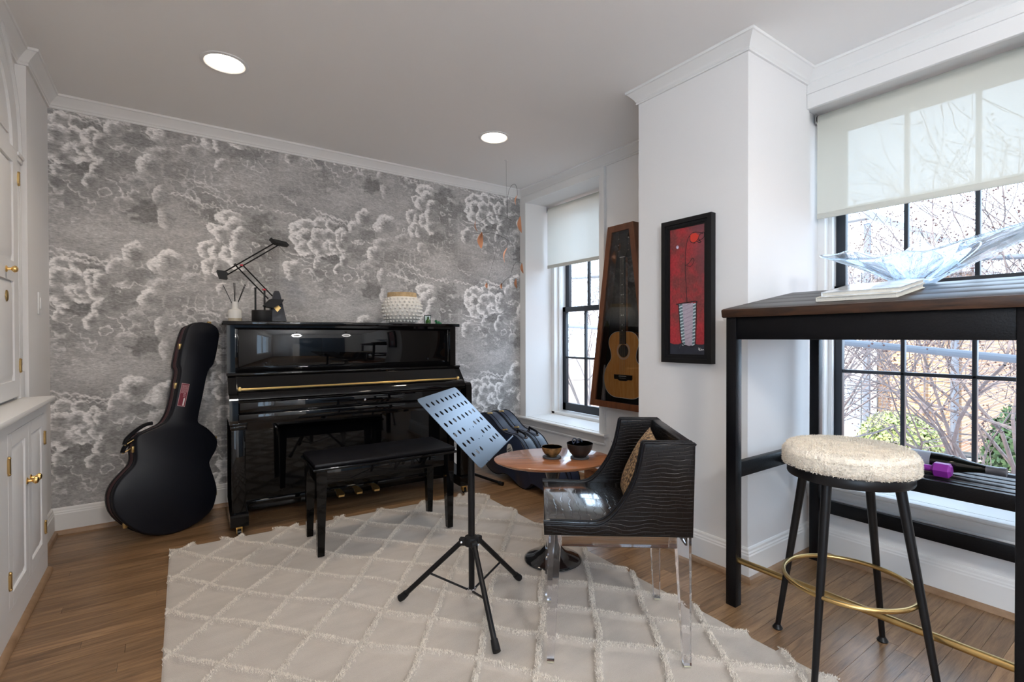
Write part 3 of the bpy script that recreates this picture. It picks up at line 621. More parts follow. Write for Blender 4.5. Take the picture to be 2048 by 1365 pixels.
for z_ in (.022, -.022):
    so_ = MB().box(-.009, -.005, -.017, .017, z_-.014, z_+.014, .003).build('socket', M['white'], t)
    MB().box(-.0097, -.0085, -.008, -.006, z_-.002, z_+.007).box(-.0097, -.0085, .006, .008, z_-.002, z_+.007).box(-.0097, -.0085, -.002, .002, z_-.010, z_-.006).build('slots', M['slot'], so_)

# ------------------------------------------------------------------ rug
def rug():
    TL, TR, BR, BL = (0.0, 3.235), (1.872, 3.112), (1.792, .25), (-.062, .25)
    def mp(u, v):  # u 0..1 left-right, v 0..1 far-near
        x = (TL[0]*(1-u)+TR[0]*u)*(1-v)+(BL[0]*(1-u)+BR[0]*u)*v; y = (TL[1]*(1-u)+TR[1]*u)*(1-v)+(BL[1]*(1-u)+BR[1]*u)*v; return x, y
    ax, ay = .1415, .167; ox, oy = .161, 2.975
    def ridge(x, y):
        p = (x-ox)/ax; q = (y-oy)/ay; w = .35*(fbm(x+5, y+5, 3, 3, 3, 21)-.5)
        a = (p+q)/2+w; b = (p-q)/2+w*.6
        L_ = 1/math.hypot(.5/ax, .5/ay)
        return np.abs(a-np.round(a))*L_, np.abs(b-np.round(b))*L_
    nx, ny = 250, 400
    U, Vv = np.meshgrid(np.linspace(0, 1, nx), np.linspace(0, 1, ny), indexing='ij'); x, y = mp(U, Vv)
    da, db = ridge(x, y); d = np.minimum(da, db)
    h = .008+.015*(1-np.clip(d/.015, 0, 1)**4)+.0025*(fbm(x, y, 7, 7, 3, 31)-.5)
    pr = np.clip((np.hypot(x-1.615, y-1.955)-.15)/.05, 0, 1); h = np.minimum(h, .010+pr*.03)
    e = np.minimum.reduce([U*1.9, (1-U)*1.9, Vv*2.9, (1-Vv)*2.9]); h = np.where(e < .004, .001, h)
    V3 = np.stack([x.ravel(), y.ravel(), h.ravel()], 1)
    t = big_mesh('rug', V3, grid_faces(nx, ny), M['rug'], smooth=True, label='large cream rug with raised shaggy diamond lattice under the bench and chair', cat='rug')
    # shaggy tufts along the ridges
    N = 900000; u = rng.random(N); v = rng.random(N)*.97; X, Y = mp(u, v); da, db = ridge(X, Y); d = np.minimum(da, db)
    keep = (d < .0145*rng.random(N)**.35) & (np.hypot(X-1.615, Y-1.955) > .165); X, Y, d = X[keep], Y[keep], d[keep]; X, Y, d = X[:105000], Y[:105000], d[:105000]
    n = len(X); z0 = .007+.015*(1-np.clip(d/.015, 0, 1)**4); a = rng.random(n)*2*PI; w = .0011+.0012*rng.random(n); hh = .004+.005*rng.random(n)
    lx = (rng.random(n)-.5)*.012; ly = (rng.random(n)-.5)*.012
    P = np.empty((n, 3, 3)); P[:, 0] = np.stack([X-np.cos(a)*w, Y-np.sin(a)*w, z0], 1); P[:, 1] = np.stack([X+np.cos(a)*w, Y+np.sin(a)*w, z0], 1); P[:, 2] = np.stack([X+lx, Y+ly, z0+hh], 1)
    o = big_mesh('pile_ridges', P.reshape(-1, 3), np.arange(3*n).reshape(-1, 3), M['pile'], parent=t); o['kind'] = 'stuff'; o['label'] = 'shaggy raised pile lines'
rug()

# ------------------------------------------------------------------ piano
def piano():
    t = thing('upright_piano', 'glossy black upright piano against the cloud wallpaper', 'piano', (.285, 3.215, 0), math.radians(-2.4))
    W0 = 1.55; D = .64; G = M['piano']
    for nm, x0 in (('side_panel', 0), ('side_panel', W0-.045)):
        poly = [(.0,.655),(.0,.775),(.006,.800),(.022,.815),(.118,.818),(.20,.905),(.215,.93),(.27,.93),(.27,1.228),(D,1.228),(D,.055),(.30,.055),(.30,.655)]
        MB().prism(poly, x0, x0+.045, lambda a, b_, d: (d, a, b_)).build(nm, G, t, 25)
    MB().box(-.022, W0+.022, .238, D, 1.228, 1.252, .004).build('top_lid', G, t)
    MB().box(.045, W0-.045, .300, .318, .93, 1.228, .001).build('upper_panel', G, t)
    for x_ in (.036, W0-.062): MB().box(x_, x_+.026, .285, .302, .93, 1.228, .001).build('panel_post', G, t)
    MB().box(.045, W0-.045, .262, .320, 1.212, 1.228).build('lid_rail', G, t)
    MB().box(-.004, W0+.004, .196, .300, .915, .932, .005).build('music_shelf', G, t)
    for x_ in (.22, 1.33): MB().lathe([(.006, 0), (.008, .004), (.0001, .007)], (x_, .300, .985), 12, M=Matrix.Rotation(PI/2, 4, 'X')).build('button', M['satin'], t)
    MB().prism([(.215,.914),(.118,.838),(.112,.842),(.205,.918)], .046, W0-.046, lambda a, b_, d: (d, a, b_)).prism([(.118,.838),(.215,.914),(.24,.914),(.24,.80),(.118,.80)], .046, W0-.046, lambda a, b_, d: (d, a, b_)).build('fallboard', G, t, 20)
    MB().tube([(.062, .116, .842), (W0-.062, .116, .842)], .0045, 10).build('hinge_rod', M['brass'], t)
    for x_ in (.058, W0-.058): MB().sphere((x_, .112, .846), .011, 10).box(x_-.008, x_+.008, .104, .124, .83, .845, .002).build('hinge_knob', M['brass'], t)
    kp = [(.116,.838),(.090,.838),(.045,.832),(.026,.822),(.016,.806),(.012,.790),(.018,.782),(.026,.786),(.030,.77),(.05,.765),(.116,.765)]
    MB().prism(kp, .046, W0-.046, lambda a, b_, d: (d, a, b_)).build('key_lid', G, t, 50)
    for a_, b_ in ((.05, .62), (.90, 1.50)): MB().tube([(a_, .013, .779), (b_, .013, .779)], .0035, 8).build('lid_moulding', G, t)
    MB().tube([(.62, .013, .779), (.66, .013, .787), (.86, .013, .787), (.90, .013, .779)], .0035, 8).build('finger_pull', G, t)
    MB().box(.046, W0-.046, .030, .045, .705, .77, .003).box(.046, W0-.046, .004, .05, .655, .705, .006).build('key_slip', G, t)
    MB().box(.046, W0-.046, .02, .30, .640, .70).build('keybed', G, t)
    MB().lathe([(.007, 0), (.007, .003), (.0001, .004)], (.775, .029, .74), 12, M=Matrix.Rotation(PI/2, 4, 'X')).build('lock', M['chrome'], t)
    MB().box(.045, W0-.045, .318, .332, .11, .64).build('lower_panel', G, t)
    MB().box(.03, W0-.03, .300, D, .055, .11, .003).build('bottom_rail', G, t)
    for x0 in (.012, W0-.082):
        l = MB().box(x0, x0+.07, .022, .092, .12, .62, .003).box(x0-.006, x0+.076, .014, .10, .615, .64, .004).box(x0-.010, x0+.08, .010, .105, .64, .656, .002).build('leg', G, t)
        fb = MB().prism([(.0,.062),(.0,.118),(.008,.128),(.016,.131),(.115,.131),(.36,.175),(.36,.062)], x0-.012, x0+.082, lambda a, b_, d: (d, a, b_)).build('foot_block', G, t, 25)
        cs = MB().box(x0+.018, x0+.052, .03, .064, .040, .062, .003).box(x0+.020, x0+.024, .018, .06, .018, .045).box(x0+.046, x0+.050, .018, .06, .018, .045).build('caster', M['brass'], t)
        MB().tube([(x0+.025, .035, .0215), (x0+.045, .035, .0215)], .0205, 20).build('wheel', M['satin'], cs)
    for x_ in (.655, .775, .895):
        P = [(x_-.016,.33,.098),(x_+.016,.33,.098),(x_+.016,.27,.108),(x_+.022,.22,.105),(x_+.026,.185,.098),(x_+.018,.165,.095),(x_-.018,.165,.095),(x_-.026,.185,.098),(x_-.022,.22,.105),(x_-.016,.27,.108)]
        n = len(P); MB().add(P+[(a, b_, c_-.012) for a, b_, c_ in P], [tuple(range(n)), tuple(range(2*n-1, n-1, -1))]+[(k+n, (k+1) % n+n, (k+1) % n, k) for k in range(n)]).build('pedal', M['brass'], t, 50)
    MB().tube([(W0+.006,.05,.76),(W0+.014,.05,.74),(W0+.022,.05,.71),(W0+.012,.05,.69),(W0+.008,.05,.72),(W0+.010,.05,.755)], .0022, 6).sphere((W0+.004,.05,.765), .009, 8).build('cord_hook', M['satin'], t)
piano()

# piano bench
t = thing('piano_bench', 'long black lacquered piano bench with a thin padded top, standing on the rug', 'bench', (1.02, 2.812, .012), math.radians(-2.6))
MB().box(-.385, .385, -.165, .165, .375, .448, .003).build('apron', M['piano'], t)
MB().box(-.408, .408, -.185, .185, .445, .460, .006).build('rim', M['piano'], t)
cu = MB().box(-.400, .400, -.178, .178, .459, .484, .012).build('cushion', M['felt'], t)
for sx in (-1, 1):
    for sy in (-1, 1):
        m = MB(); x, y_ = sx*.363, sy*.148; a, b_ = .027, .0165; xo, yo = x+sx*.004, y_+sy*.006
        m.add([(xo-b_, yo-b_, 0), (xo+b_, yo-b_, 0), (xo+b_, yo+b_, 0), (xo-b_, yo+b_, 0), (x-a, y_-a, .44), (x+a, y_-a, .44), (x+a, y_+a, .44), (x-a, y_+a, .44)], [(3,2,1,0),(4,5,6,7),(0,1,5,4),(1,2,6,5),(2,3,7,6),(3,0,4,7)])
        m.build('leg', M['piano'], t)

# ------------------------------------------------------------------ standing guitar case by the wall
def standing_case():
    px = [(400.5,654.4),(412,655),(424,657),(435.9,665.4),(440,678.9),(436.7,705.8),(429,737.8),(417.4,754.7),(407,803.5),(398.8,842.3),(398.7,855.5),(408,862),(419.8,870.1),(435.3,888.5),(434.4,908.6),(422.5,930.6),(421.6,941.6),(432.6,974.5),(435.3,996.5),(427,1027.7),(407,1049.6),(374,1069.8),(337,1081.7),(291.6,1080.8),(255,1063.4),(231,1038.6),(225.6,1007.5),(234.8,981.9),(255,958),(268,944),(273.3,930),(272.3,910.4),(273.3,888.5),(284,879),(300.7,872),(328,859),(338,849),(348.3,827.1),(357.5,781.6),(362.6,751.3),(359.2,737.8),(366,702.5),(375.2,670.4),(383.7,658.6)]
    m = S.camera.matrix_world.copy(); org = m.translation
    a, tl = math.radians(20), math.radians(8)
    n = Vector((math.sin(a)*math.cos(tl), -math.cos(a)*math.cos(tl), math.sin(tl))); p0 = Vector((-.09, 3.46, 0))
    u = Vector((math.cos(a), math.sin(a), 0)); w = u.cross(-n); w = -w if w.z < 0 else w
    pts = []
    for x, y in px:
        d = m.to_3x3() @ Vector(((x-1024)/988.2, -(y-682.5)/988.2, -1)); k = (p0-org).dot(n)/d.dot(n); q = org+d*k-p0; pts.append((q.dot(u), q.dot(w)))
    zmin = min(b for _, b in pts); pts = [(x_, b-zmin) for x_, b in pts]
    t = thing('guitar_case', 'upright black hardshell guitar case with maroon side and red sticker, leaning by the piano', 'guitar case', tuple(p0+Vector((0, 0, .004))))
    sm = catmull(pts, 3, True); N = len(sm); th = .125
    P3 = lambda a_, b_, d: tuple(u*a_+w*b_-n*d)
    cx = sum(p[0] for p in sm)/N
    def shell(nm, d0, d1, rnd, mt, infl=0):
        M_ = MB(); R = []
        prof = [(d0+rnd, 0), (d0+rnd*.35, .35*rnd), (d0, rnd*1.0)] if rnd else [(d0, 0)]
        def inset(k):
            out = []
            for i in range(N):
                a_ = sm[i-1]; b_ = sm[(i+1) % N]; tx, ty = b_[0]-a_[0], b_[1]-a_[1]; l = math.hypot(tx, ty); nx, ny = ty/l, -tx/l
                out.append((sm[i][0]+nx*k*sgn, sm[i][1]+ny*k*sgn))
            return out
        area = sum(sm[i][0]*sm[(i+1) % N][1]-sm[(i+1) % N][0]*sm[i][1] for i in range(N)); sgn = -1 if area > 0 else 1
        v = []; f = []
        rows_ = [(d1, 0)]+prof
        for d, k in rows_:
            for a_, b_ in inset(k-infl): v.append(P3(a_, b_, d))
        for r in range(len(rows_)-1):
            for i in range(N): f.append((r*N+i, r*N+(i+1) % N, (r+1)*N+(i+1) % N, (r+1)*N+i))
        r = len(rows_)-1; f.append(tuple(r*N+i for i in range(N))); f.append(tuple(range(N))[::-1])
        return M_.add(v, f).build(nm, mt, t, 40)
    shell('front_shell', 0, .040, .010, M['case']); shell('side_wall', .040, th-.02, 0, M['maroon'], -.003); shell('back_shell', th-.02, th, 0, M['case'])
    q = MB()
    ring = [P3(a_, b_, .038) for a_, b_ in sm]; q.tube(ring+[ring[0]], .0035, 6, False); q.build('valance_trim', M['case'], t)
    # latches
    for (a_, b_, dx) in ((24, 0, -1), (31, 0, -1), (38, 0, -1), (41, 0, -1), (13, 0, 1), (18, 0, 1), (4, 0, 1), (2, 0, 0)):
        x_, y_ = pts[a_]; MB().box(-.010, .010, -.010, .010, -.018, .018, .003, M=Matrix.Translation(Vector(P3(x_, y_, .036))) @ Matrix.Rotation(a, 4, 'Z')).build('latch', M['abrass'], t)
    # folded strap loops at the waist
    for dz, dd in ((0, .03), (-.045, .07)):
        x_, y_ = pts[33]; A = [(-.04,.06),(.0,.075),(.06,.072),(.12,.09)]
        q = [P3(x_-.055+k[0], y_-.03+k[1]+dz, dd) for k in [(-.02,-.02),(-.008,.01),(.03,.045),(.08,.075),(.12,.082)]]
        MB().tube(catmull(q, 6), .011, 8).build('handle', M['felt'], t)
        MB().tube([P3(x_-.075, y_-.055+dz, dd), P3(x_-.03, y_-.03+dz, dd)], .004, 8).build('handle_ring', M['abrass'], t)
    # red shipping sticker
    cxs, cys = [], []
    quad = [(364.5,777),(380,779),(370,825),(355,822.5)]; Q = []
    for x, y in quad:
        d = m.to_3x3() @ Vector(((x-1024)/988.2, -(y-682.5)/988.2, -1)); k = (p0-org).dot(n)/d.dot(n); q = org+d*k-p0; Q.append(np.array((q.dot(u), q.dot(w)-zmin)))
    def lab(s, r): c_ = (Q[0]*(1-s)+Q[1]*s)*(1-r)+(Q[3]*(1-s)+Q[2]*s)*r; return c_
    def patch(rects, d, nm, mt):
        q = MB()
        for s0, s1, r0, r1 in rects:
            v = [P3(*lab(s_, r_), dd) for dd in (d, d-.0006) for s_, r_ in ((s0, r0), (s1, r0), (s1, r1), (s0, r1))]
            q.add(v, [(0,1,2,3),(7,6,5,4),(0,4,5,1),(1,5,6,2),(2,6,7,3),(3,7,4,0)])
        q.build(nm, mt, t, 0)
    pink = mat('sticker_pink', (.48,.30,.32), .5); red = mat('sticker_red', (.16,.015,.03), .5)
    patch([(0,1,0,1)], .0, 'sticker', pink); patch([(.06,.94,.02,.98)], -.0007, 'sticker_field', red)
    tx = []
    for c_ in range(7):
        s0 = .14+c_*.115; r = .07
        while r < (.40 if c_ < 3 else .58 if c_ < 6 else .36):
            L_ = random.uniform(.02, .06); tx.append((s0, s0+.062, r, r+L_)); r += L_+.016
    patch(tx, -.0014, 'sticker_lettering', pink); patch([(.62,.80,.64,.96)], -.0014, 'sticker_bar', mat('sticker_white', (.75,.72,.72), .5))
standing_case()

# ------------------------------------------------------------------ music stand
def plate(outer, holes, th, name, mt, parent, place):
    cu = bpy.data.curves.new(name, 'CURVE'); cu.dimensions = '2D'; cu.fill_mode = 'BOTH'; cu.extrude = th/2
    for loop in [outer]+holes:
        sp = cu.splines.new('POLY'); sp.points.add(len(loop)-1); sp.use_cyclic_u = True
        for p, (x, y) in zip(sp.points, loop): p.co = (x, y, 0, 1)
    tmp = bpy.data.objects.new('tmp', cu); C.objects.link(tmp); dg = bpy.context.evaluated_depsgraph_get()
    me = bpy.data.meshes.new_from_object(tmp.evaluated_get(dg)); bpy.data.objects.remove(tmp); bpy.data.curves.remove(cu)
    me.name = name; me.materials.clear(); me.transform(place); finish(me, mt, 30); return link(name, me, parent)
def music_stand():
    bx, by = 1.034, 1.782
    t = thing('music_stand', 'black tripod music stand with a blue-grey perforated metal desk', 'music stand', (bx, by, .012))
    feet = [Vector((.814-bx, 2.010-by, .0)), Vector((1.335-bx, 1.863-by, .0)), Vector((.957-bx, 1.474-by, .0))]
    MB().tube([(0, 0, .072), (0, 0, .50)], .0125, 14).build('lower_tube', M['satin'], t)
    MB().tube([(0, 0, .30), (0, 0, .70)], .0142, 14).build('pole', M['satin'], t)
    MB().tube([(0, 0, .70), (0, 0, .735)], .017, 14).build('clamp', M['matte'], t)
    hb = MB().lathe([(.022,.268),(.030,.272),(.032,.290),(.028,.306),(.018,.312)], n=18)
    for f in feet:
        d = f.normalized(); ang = math.atan2(d.y, d.x); hb.box(.015, .052, -.013, .013, .268, .298, .004, M=Matrix.Rotation(ang, 4, 'Z'))
    hb.build('hub', M['matte'], t)
    MB().lathe([(.016,.072),(.020,.075),(.020,.088),(.016,.091)], n=16).build('lower_collar', M['chrome'], t)
    for f in feet:
        d = f.normalized(); top = d*.040+Vector((0, 0, .284)); ft = f+Vector((0, 0, .014))
        l = MB().tube([top, top.lerp(ft, .98)], .0108, 12).build('leg', M['satin'], t)
        MB().tube([top.lerp(ft, .90), top.lerp(ft, .97), ft+d*.004], [.0135, .0155, .0150], 12).build('rubber_foot', M['matte'], l)
        mid = top.lerp(ft, .52); MB().tube([d*.016+Vector((0, 0, .082)), mid-Vector((0, 0, .008))], .0045, 8).build('brace', M['satin'], t)
        for q_ in (mid, top+Vector((-d.y, d.x, 0))*.013): MB().sphere(q_, .0065, 8).build('rivet', M['chrome'], t)
    y_, tl = math.radians(43.7), math.radians(45.1); u = Vector((math.cos(y_), math.sin(y_), 0)); n0 = Vector((-math.sin(y_), math.cos(y_), 0)); v = n0*math.sin(tl)+Vector((0, 0, math.cos(tl))); n = u.cross(v)
    c = Vector((1.024-bx, 1.805-by, .79-.012)); Mx = Matrix((u, v, n)).transposed().to_4x4(); Mx.translation = c
    w, h = .472, .353; r = .018
    def rr(x0, x1, y0, y1, r):
        o = []
        for cx, cy, a0 in ((x1-r, y1-r, 0), (x0+r, y1-r, 90), (x0+r, y0+r, 180), (x1-r, y0+r, 270)):
            for k in range(6): a = math.radians(a0+k*18); o.append((cx+r*math.cos(a), cy+r*math.sin(a)))
        return o
    def hole(cx, cy, a_=.0105, b_=.0105, n_=16): return [(cx+a_*math.cos(-2*PI*k/n_), cy+b_*math.sin(-2*PI*k/n_)) for k in range(n_)]
    holes = []
    for row in range(6):
        for col in range(8):
            if row >= 3 and 3 <= col <= 4: continue
            holes.append(hole(-w/2+.045+col*.0546, h/2-.040-row*.0515, .0108, .0112))
    for cx, cy in ((-.025, -.03), (.03, -.03), (-.02, -.085), (.035, -.085)): holes.append(hole(cx, cy, .004, .004, 10))
    dsk = plate(rr(-w/2, w/2, -h/2, h/2, r), holes, .0014, 'desk', M['stand'], t, Mx)
    lip = MB().box(-w/2+.004, w/2-.004, -h/2-.001, -h/2+.001, 0, .042, 0, M=Mx).box(-w/2+.004, w/2-.004, -h/2-.001, -h/2+.005, .040, .042, 0, M=Mx).build('lip', M['stand'], t)
    MB().box(-.05, .05, -.06, .05, -.006, -.001, .001, M=Mx).box(-.012, .012, -.03, .03, -.055, -.005, .002, M=Mx).tube([Mx @ Vector((0, -.0, -.045)), Vector((0, 0, .73))], .009, 10).build('desk_bracket', M['satin'], t)
music_stand()

# ------------------------------------------------------------------ oval side table with bowls
t = thing('side_table', 'small oval walnut-topped side table on a black pedestal foot', 'table', (1.615, 1.955, .012), math.radians(-26.5))
MB().lathe([(.0001,.497),(.90,.497),(.985,.509),(1.0,.5145),(.998,.5165),(.985,.518),(.0001,.518)], n=72, sx=.302, sy=.222).build('tabletop', M['walnut'], t, 30)
MB().lathe([(.147,0),(.147,.003),(.135,.010),(.10,.022),(.065,.040),(.040,.070),(.026,.12),(.020,.18),(.0185,.25),(.021,.33),(.028,.40),(.042,.455),(.062,.485),(.075,.497)], n=40).build('pedestal', mat('glossy_black', (.010,.010,.012), .12, coat=.6), t, 60)
def bowl(name, label, x, y, r, h, m_out, m_in, coaster):
    z = .532
    c_ = MB().lathe([(.0001,0),(.046,0),(.048,.002),(.048,.006),(.046,.008),(.0001,.008)], n=36).build('coaster', M['stone'], loc=(x, y, z-.0015), label=coaster, cat='coaster', group=None)
    t = thing(name, label, 'bowl', (x, y, z+.0065))
    o_ = [(.0001,0),(r*.45,0),(r*.50,.003),(r*.74,h*.30),(r*.92,h*.62),(r,h)]; i_ = [(r*.965,h),(r*.87,h*.62),(r*.68,h*.32),(r*.42,.008),(.0001,.006)]
    MB().lathe(o_+[(r*.985,h+.001)]+i_[:1], n=40).build('bowl_body', m_out, t, 50); MB().lathe([(r*.968,h)]+i_, n=40).build('inside', m_in, t, 60)
    return t
bowl('horn_bowl', 'small amber and brown horn bowl on the oval table', 1.612, 1.958, .053, .048, M['horn'], mat('dark_horn', (.04,.035,.03), .15), 'round dark coaster under the amber bowl')
b2 = bowl('lacquer_bowl', 'black bowl lined in red lacquer holding trinkets on the oval table', 1.722, 1.868, .067, .068, M['bowlk'], M['bowlr'], 'round dark coaster under the black bowl')
def trinket(name, label, loc, build):
    m = MB(); build(m); m.build(name, M['caseblue'], loc=loc, label=label, cat='trinket')
trinket('sunglasses', 'folded dark sunglasses heaped in the black bowl', (1.715, 1.878, .598), lambda m: m.ring((-.018,0,.018), .017, .003, 18, 6, M=T(1.2, .3, 0)).ring((.020,.004,.012), .017, .003, 18, 6, M=T(1.0,-.2,.4)).tube([(-.02,.01,.004),(.0,.014,.016),(.034,.01,.004)], .003, 6))
trinket('dark_pebble', 'shiny dark blue pebble in the black bowl', (1.742, 1.862, .590), lambda m: m.sphere((0,0,0), .018, 12, (1,.8,.7)))

# ------------------------------------------------------------------ crocodile armchair
def armchair():
    e1 = Vector((.788, -.615, 0)); e1.normalize(); e2 = Vector((.615, .788, 0)); e2.normalize()
    yaw = math.atan2(e1.y, e1.x)
    t = thing('armchair', 'black crocodile-leather tub armchair on clear acrylic legs', 'armchair', (1.081, 1.331, .012), yaw)
    # local: x = depth from front to back, y = from near side to far side
    Wd = .47; zb = .458
    def uvbox(me):
        uv = me.uv_layers.new(name='UVMap'); 
        for p in me.polygons:
            n = p.normal
            for li in p.loop_indices:
                co = me.vertices[me.loops[li].vertex_index].co
                uv.data[li].uv = (co.x, co.z) if abs(n.y) > .6 else ((co.y, co.z) if abs(n.x) > .6 else (co.x, co.y))
    cur = catmull([(-.018,.500),(.05,.499),(.11,.497),(.17,.500),(.215,.528),(.262,.590),(.295,.660),(.312,.730),(.320,.772)], 5)
    prof = [(-.016,zb),(-.018,.500)]+[tuple(p) for p in cur[1:]]+[(.324,.778),(.488,.778),(.494,.772),(.486,zb)]
    for y0, y1 in ((-.028, .012), (Wd-.012, Wd+.028)):
        me = MB().prism(prof, y0, y1, lambda a, b_, d: (a, d, b_)).mesh('side_panel', M['leather'], 30)
        bm = bmesh.new(); bm.from_mesh(me)
        ed = [e for e in bm.edges if not e.is_boundary and len(e.link_faces) == 2 and e.calc_face_angle() > 1.2 and abs((e.verts[0].co-e.verts[1].co).normalized().y) < .5]
        bmesh.ops.bevel(bm, geom=ed, offset=.007, segments=3, affect='EDGES', profile=.5); bm.to_mesh(me); bm.free(); me.polygons.foreach_set('use_smooth', [True]*len(me.polygons)); me.set_sharp_from_angle(angle=.7)
        uvbox(me); o = link('side_panel', me, t)
        pip = [(a, y0+.003 if y0 < .1 else y1-.003, b_) for a, b_ in prof[1:-1]]
        MB().tube(pip, .0042, 8).build('piping', M['felt'], o)
        pip = [(a, y1-.003 if y0 < .1 else y0+.003, b_) for a, b_ in prof[3:-1]]
        MB().tube(pip, .0036, 8).build('piping', M['felt'], o)
    me = MB().box(.455, .495, .008, Wd-.008, zb, .7785, .008).mesh('back_panel', M['leather'], 30); uvbox(me); link('back_panel', me, t)
    me = MB().box(-.016, .47, .008, Wd-.008, zb, .499, .010).mesh('seat', M['seat'], 30); link('seat', me, t)
    A = M['acrylic']
    fr = MB()
    for y_ in (.002, Wd-.010): fr.box(.045, .44, y_, y_+.008, zb-.048, zb-.001, .001)
    for x_ in (.002, .474): fr.box(x_, x_+.008, .045, Wd-.045, zb-.048, zb-.001, .001)
    fr.build('seat_rail', A, t)
    for ix, x_ in enumerate((.020, .462)):
        for iy, y_ in enumerate((.020, Wd-.020)):
            sx, sy = (-1 if ix == 0 else 1), (-1 if iy == 0 else 1)
            m = MB(); a, b_ = .024, .0125; xo, yo = x_+sx*.014-(0), y_+sy*.004
            m.add([(xo-b_, yo-b_, .006), (xo+b_, yo-b_, .006), (xo+b_, yo+b_, .006), (xo-b_, yo+b_, .006), (x_-a, y_-a, zb-.001), (x_+a, y_-a, zb-.001), (x_+a, y_+a, zb-.001), (x_-a, y_+a, zb-.001)], [(3,2,1,0),(4,5,6,7),(0,1,5,4),(1,2,6,5),(2,3,7,6),(3,0,4,7)])
            l = m.build('leg', A, t, 0); MB().box(xo-b_+.001, xo+b_-.001, yo-b_+.001, yo+b_-.001, 0, .0055).build('foot_pad', M['foot'], l)
    # woven cushion leaning on the back
    m = MB(); n_ = 14; V = []; s = .140
    for side in (1, -1):
        for i in range(n_+1):
            for j in range(n_+1):
                a, b_ = 2*i/n_-1, 2*j/n_-1; k = (1-abs(a)**2.6)*(1-abs(b_)**2.6); pull = 1-.08*(1-abs(a))*(abs(b_)**3)-0.0
                V.append((side*.045*max(k, 0)**.55, a*s*(1-.07*(1-b_*b_)), b_*s*(1-.07*(1-a*a))))
    N1 = (n_+1)**2; F = []
    for q in range(2):
        for i in range(n_):
            for j in range(n_): F.append(tuple(q*N1+k for k in (i*(n_+1)+j, (i+1)*(n_+1)+j, (i+1)*(n_+1)+j+1, i*(n_+1)+j+1)))
    o = m.add(V, F).mesh('woven_cushion', M['weave'], 60)
    # world placement: leaning back, turned on a corner slightly
    Mx = Matrix.Rotation(yaw, 4, 'Z') @ T(.10, math.radians(24), 0)
    o2 = link('woven_cushion', o, None, label='small brown woven cushion leaning inside the black armchair', cat='cushion')
    pos = Vector((1.081, 1.331, .012))+e1*.352+e2*.175+Vector((0, 0, .500+.134))
    o2.matrix_world = Matrix.Translation(pos) @ Mx
armchair()

# ------------------------------------------------------------------ tall table with slanted top
def tall_table():
    X0, X1, Y1 = 1.962, 2.757, 1.212; Y0 = .285
    t = thing('tall_table', 'tall black table with slanted dark plank top before the wide window', 'table', (X0, Y0, 0))
    L_ = X1-X0; D = Y1-Y0
    for x_ in (0, L_-.045):
        for y_ in (0, D-.045): MB().box(x_, x_+.045, y_, y_+.045, 0, 1.231, .003).build('leg', M['tleg'], t)
    for x_ in (.006, L_-.024): MB().box(x_, x_+.018, .045, D-.045, 1.137, 1.2318, .002).build('long_apron', M['tleg'], t)
    for y_ in (.006, D-.024): MB().box(.045, L_-.045, y_, y_+.018, 1.137, 1.2318, .002).build('side_apron', M['tleg'], t)
    sl = .168; an = math.atan(sl); Lt = .63
    R = Matrix.Translation((-.016, 0, 1.2285)) @ Matrix.Rotation(-an, 4, 'Y')
    for k in range(4):
        a = .018+k*(Lt-.018)/4; b_ = .018+(k+1)*(Lt-.018)/4-.0012
        MB().box(a, b_, -.06, D+.012, 0, .036, .0012, M=R).build('top_plank', M['tabletop'], t)
    MB().box(-.000, .0175, -.06, D+.012, 0, .036, .006, M=R).build('front_edge', M['nose'], t)
    for y_ in (.012, D-.030):
        MB().prism([(.0, 1.2286), (.60, 1.2286), (.60, 1.2275+.60*sl+.002)], y_, y_+.018, lambda a, b_, d: (a, d, b_)).build('wedge', M['tleg'], t)
    for y_ in (.008, D-.037): MB().box(.045, L_-.045, y_, y_+.029, .545, .610, .002).build('side_rail', M['tleg'], t)
    MB().box(L_-.038, L_-.012, .045, D-.045, .258, .322, .002).build('back_stretcher', M['tleg'], t)
    MB().tube([(.024, .030, .197), (.024, D-.030, .197)], .0125, 20).build('foot_rail', M['abrass'], t)
    MB().box(.455, .480, .037, D-.037, .535, .592, .002).build('shelf_front_rail', M['tleg'], t)
    for k in range(4): MB().box(.498+k*.066, .498+k*.066+.050, .037, D-.037, .572, .592, .002).build('slat', M['tleg'], t)
    # things on it
    def onp(x, y, dz=0): return (x, y, 1.2285+.0365/math.cos(an)+sl*(x-X0+.016)+dz)
    return onp, an
onp, an = tall_table()
# books lying on the slope
def book(x, y, w, h, th, yaw, dz, label, c):
    z = onp(x, y)[2]
    t = thing('book', label, 'book', (x, y, z+dz), 0, 'books on the tall table'); t.rotation_euler = (Matrix.Rotation(-an, 4, 'Y') @ Matrix.Rotation(yaw, 4, 'Z')).to_euler()
    MB().box(-w/2, w/2, -h/2, h/2, 0, .0025).box(-w/2, w/2, -h/2, h/2, th-.0025, th).box(-w/2, w/2, h/2-.003, h/2, .0, th).build('cover', c, t)
    MB().box(-w/2+.004, w/2-.004, -h/2+.004, h/2-.003, .0025, th-.0025).build('pages', M['paperw'], t)
book(2.180, .760, .30, .255, .017, .02, .001, 'bottom magazine of the small stack on the tall table', M['paperw'])
book(2.185, .752, .295, .245, .017, .05, .0187, 'glossy silver-blue book on top of the small stack', M['cover'])

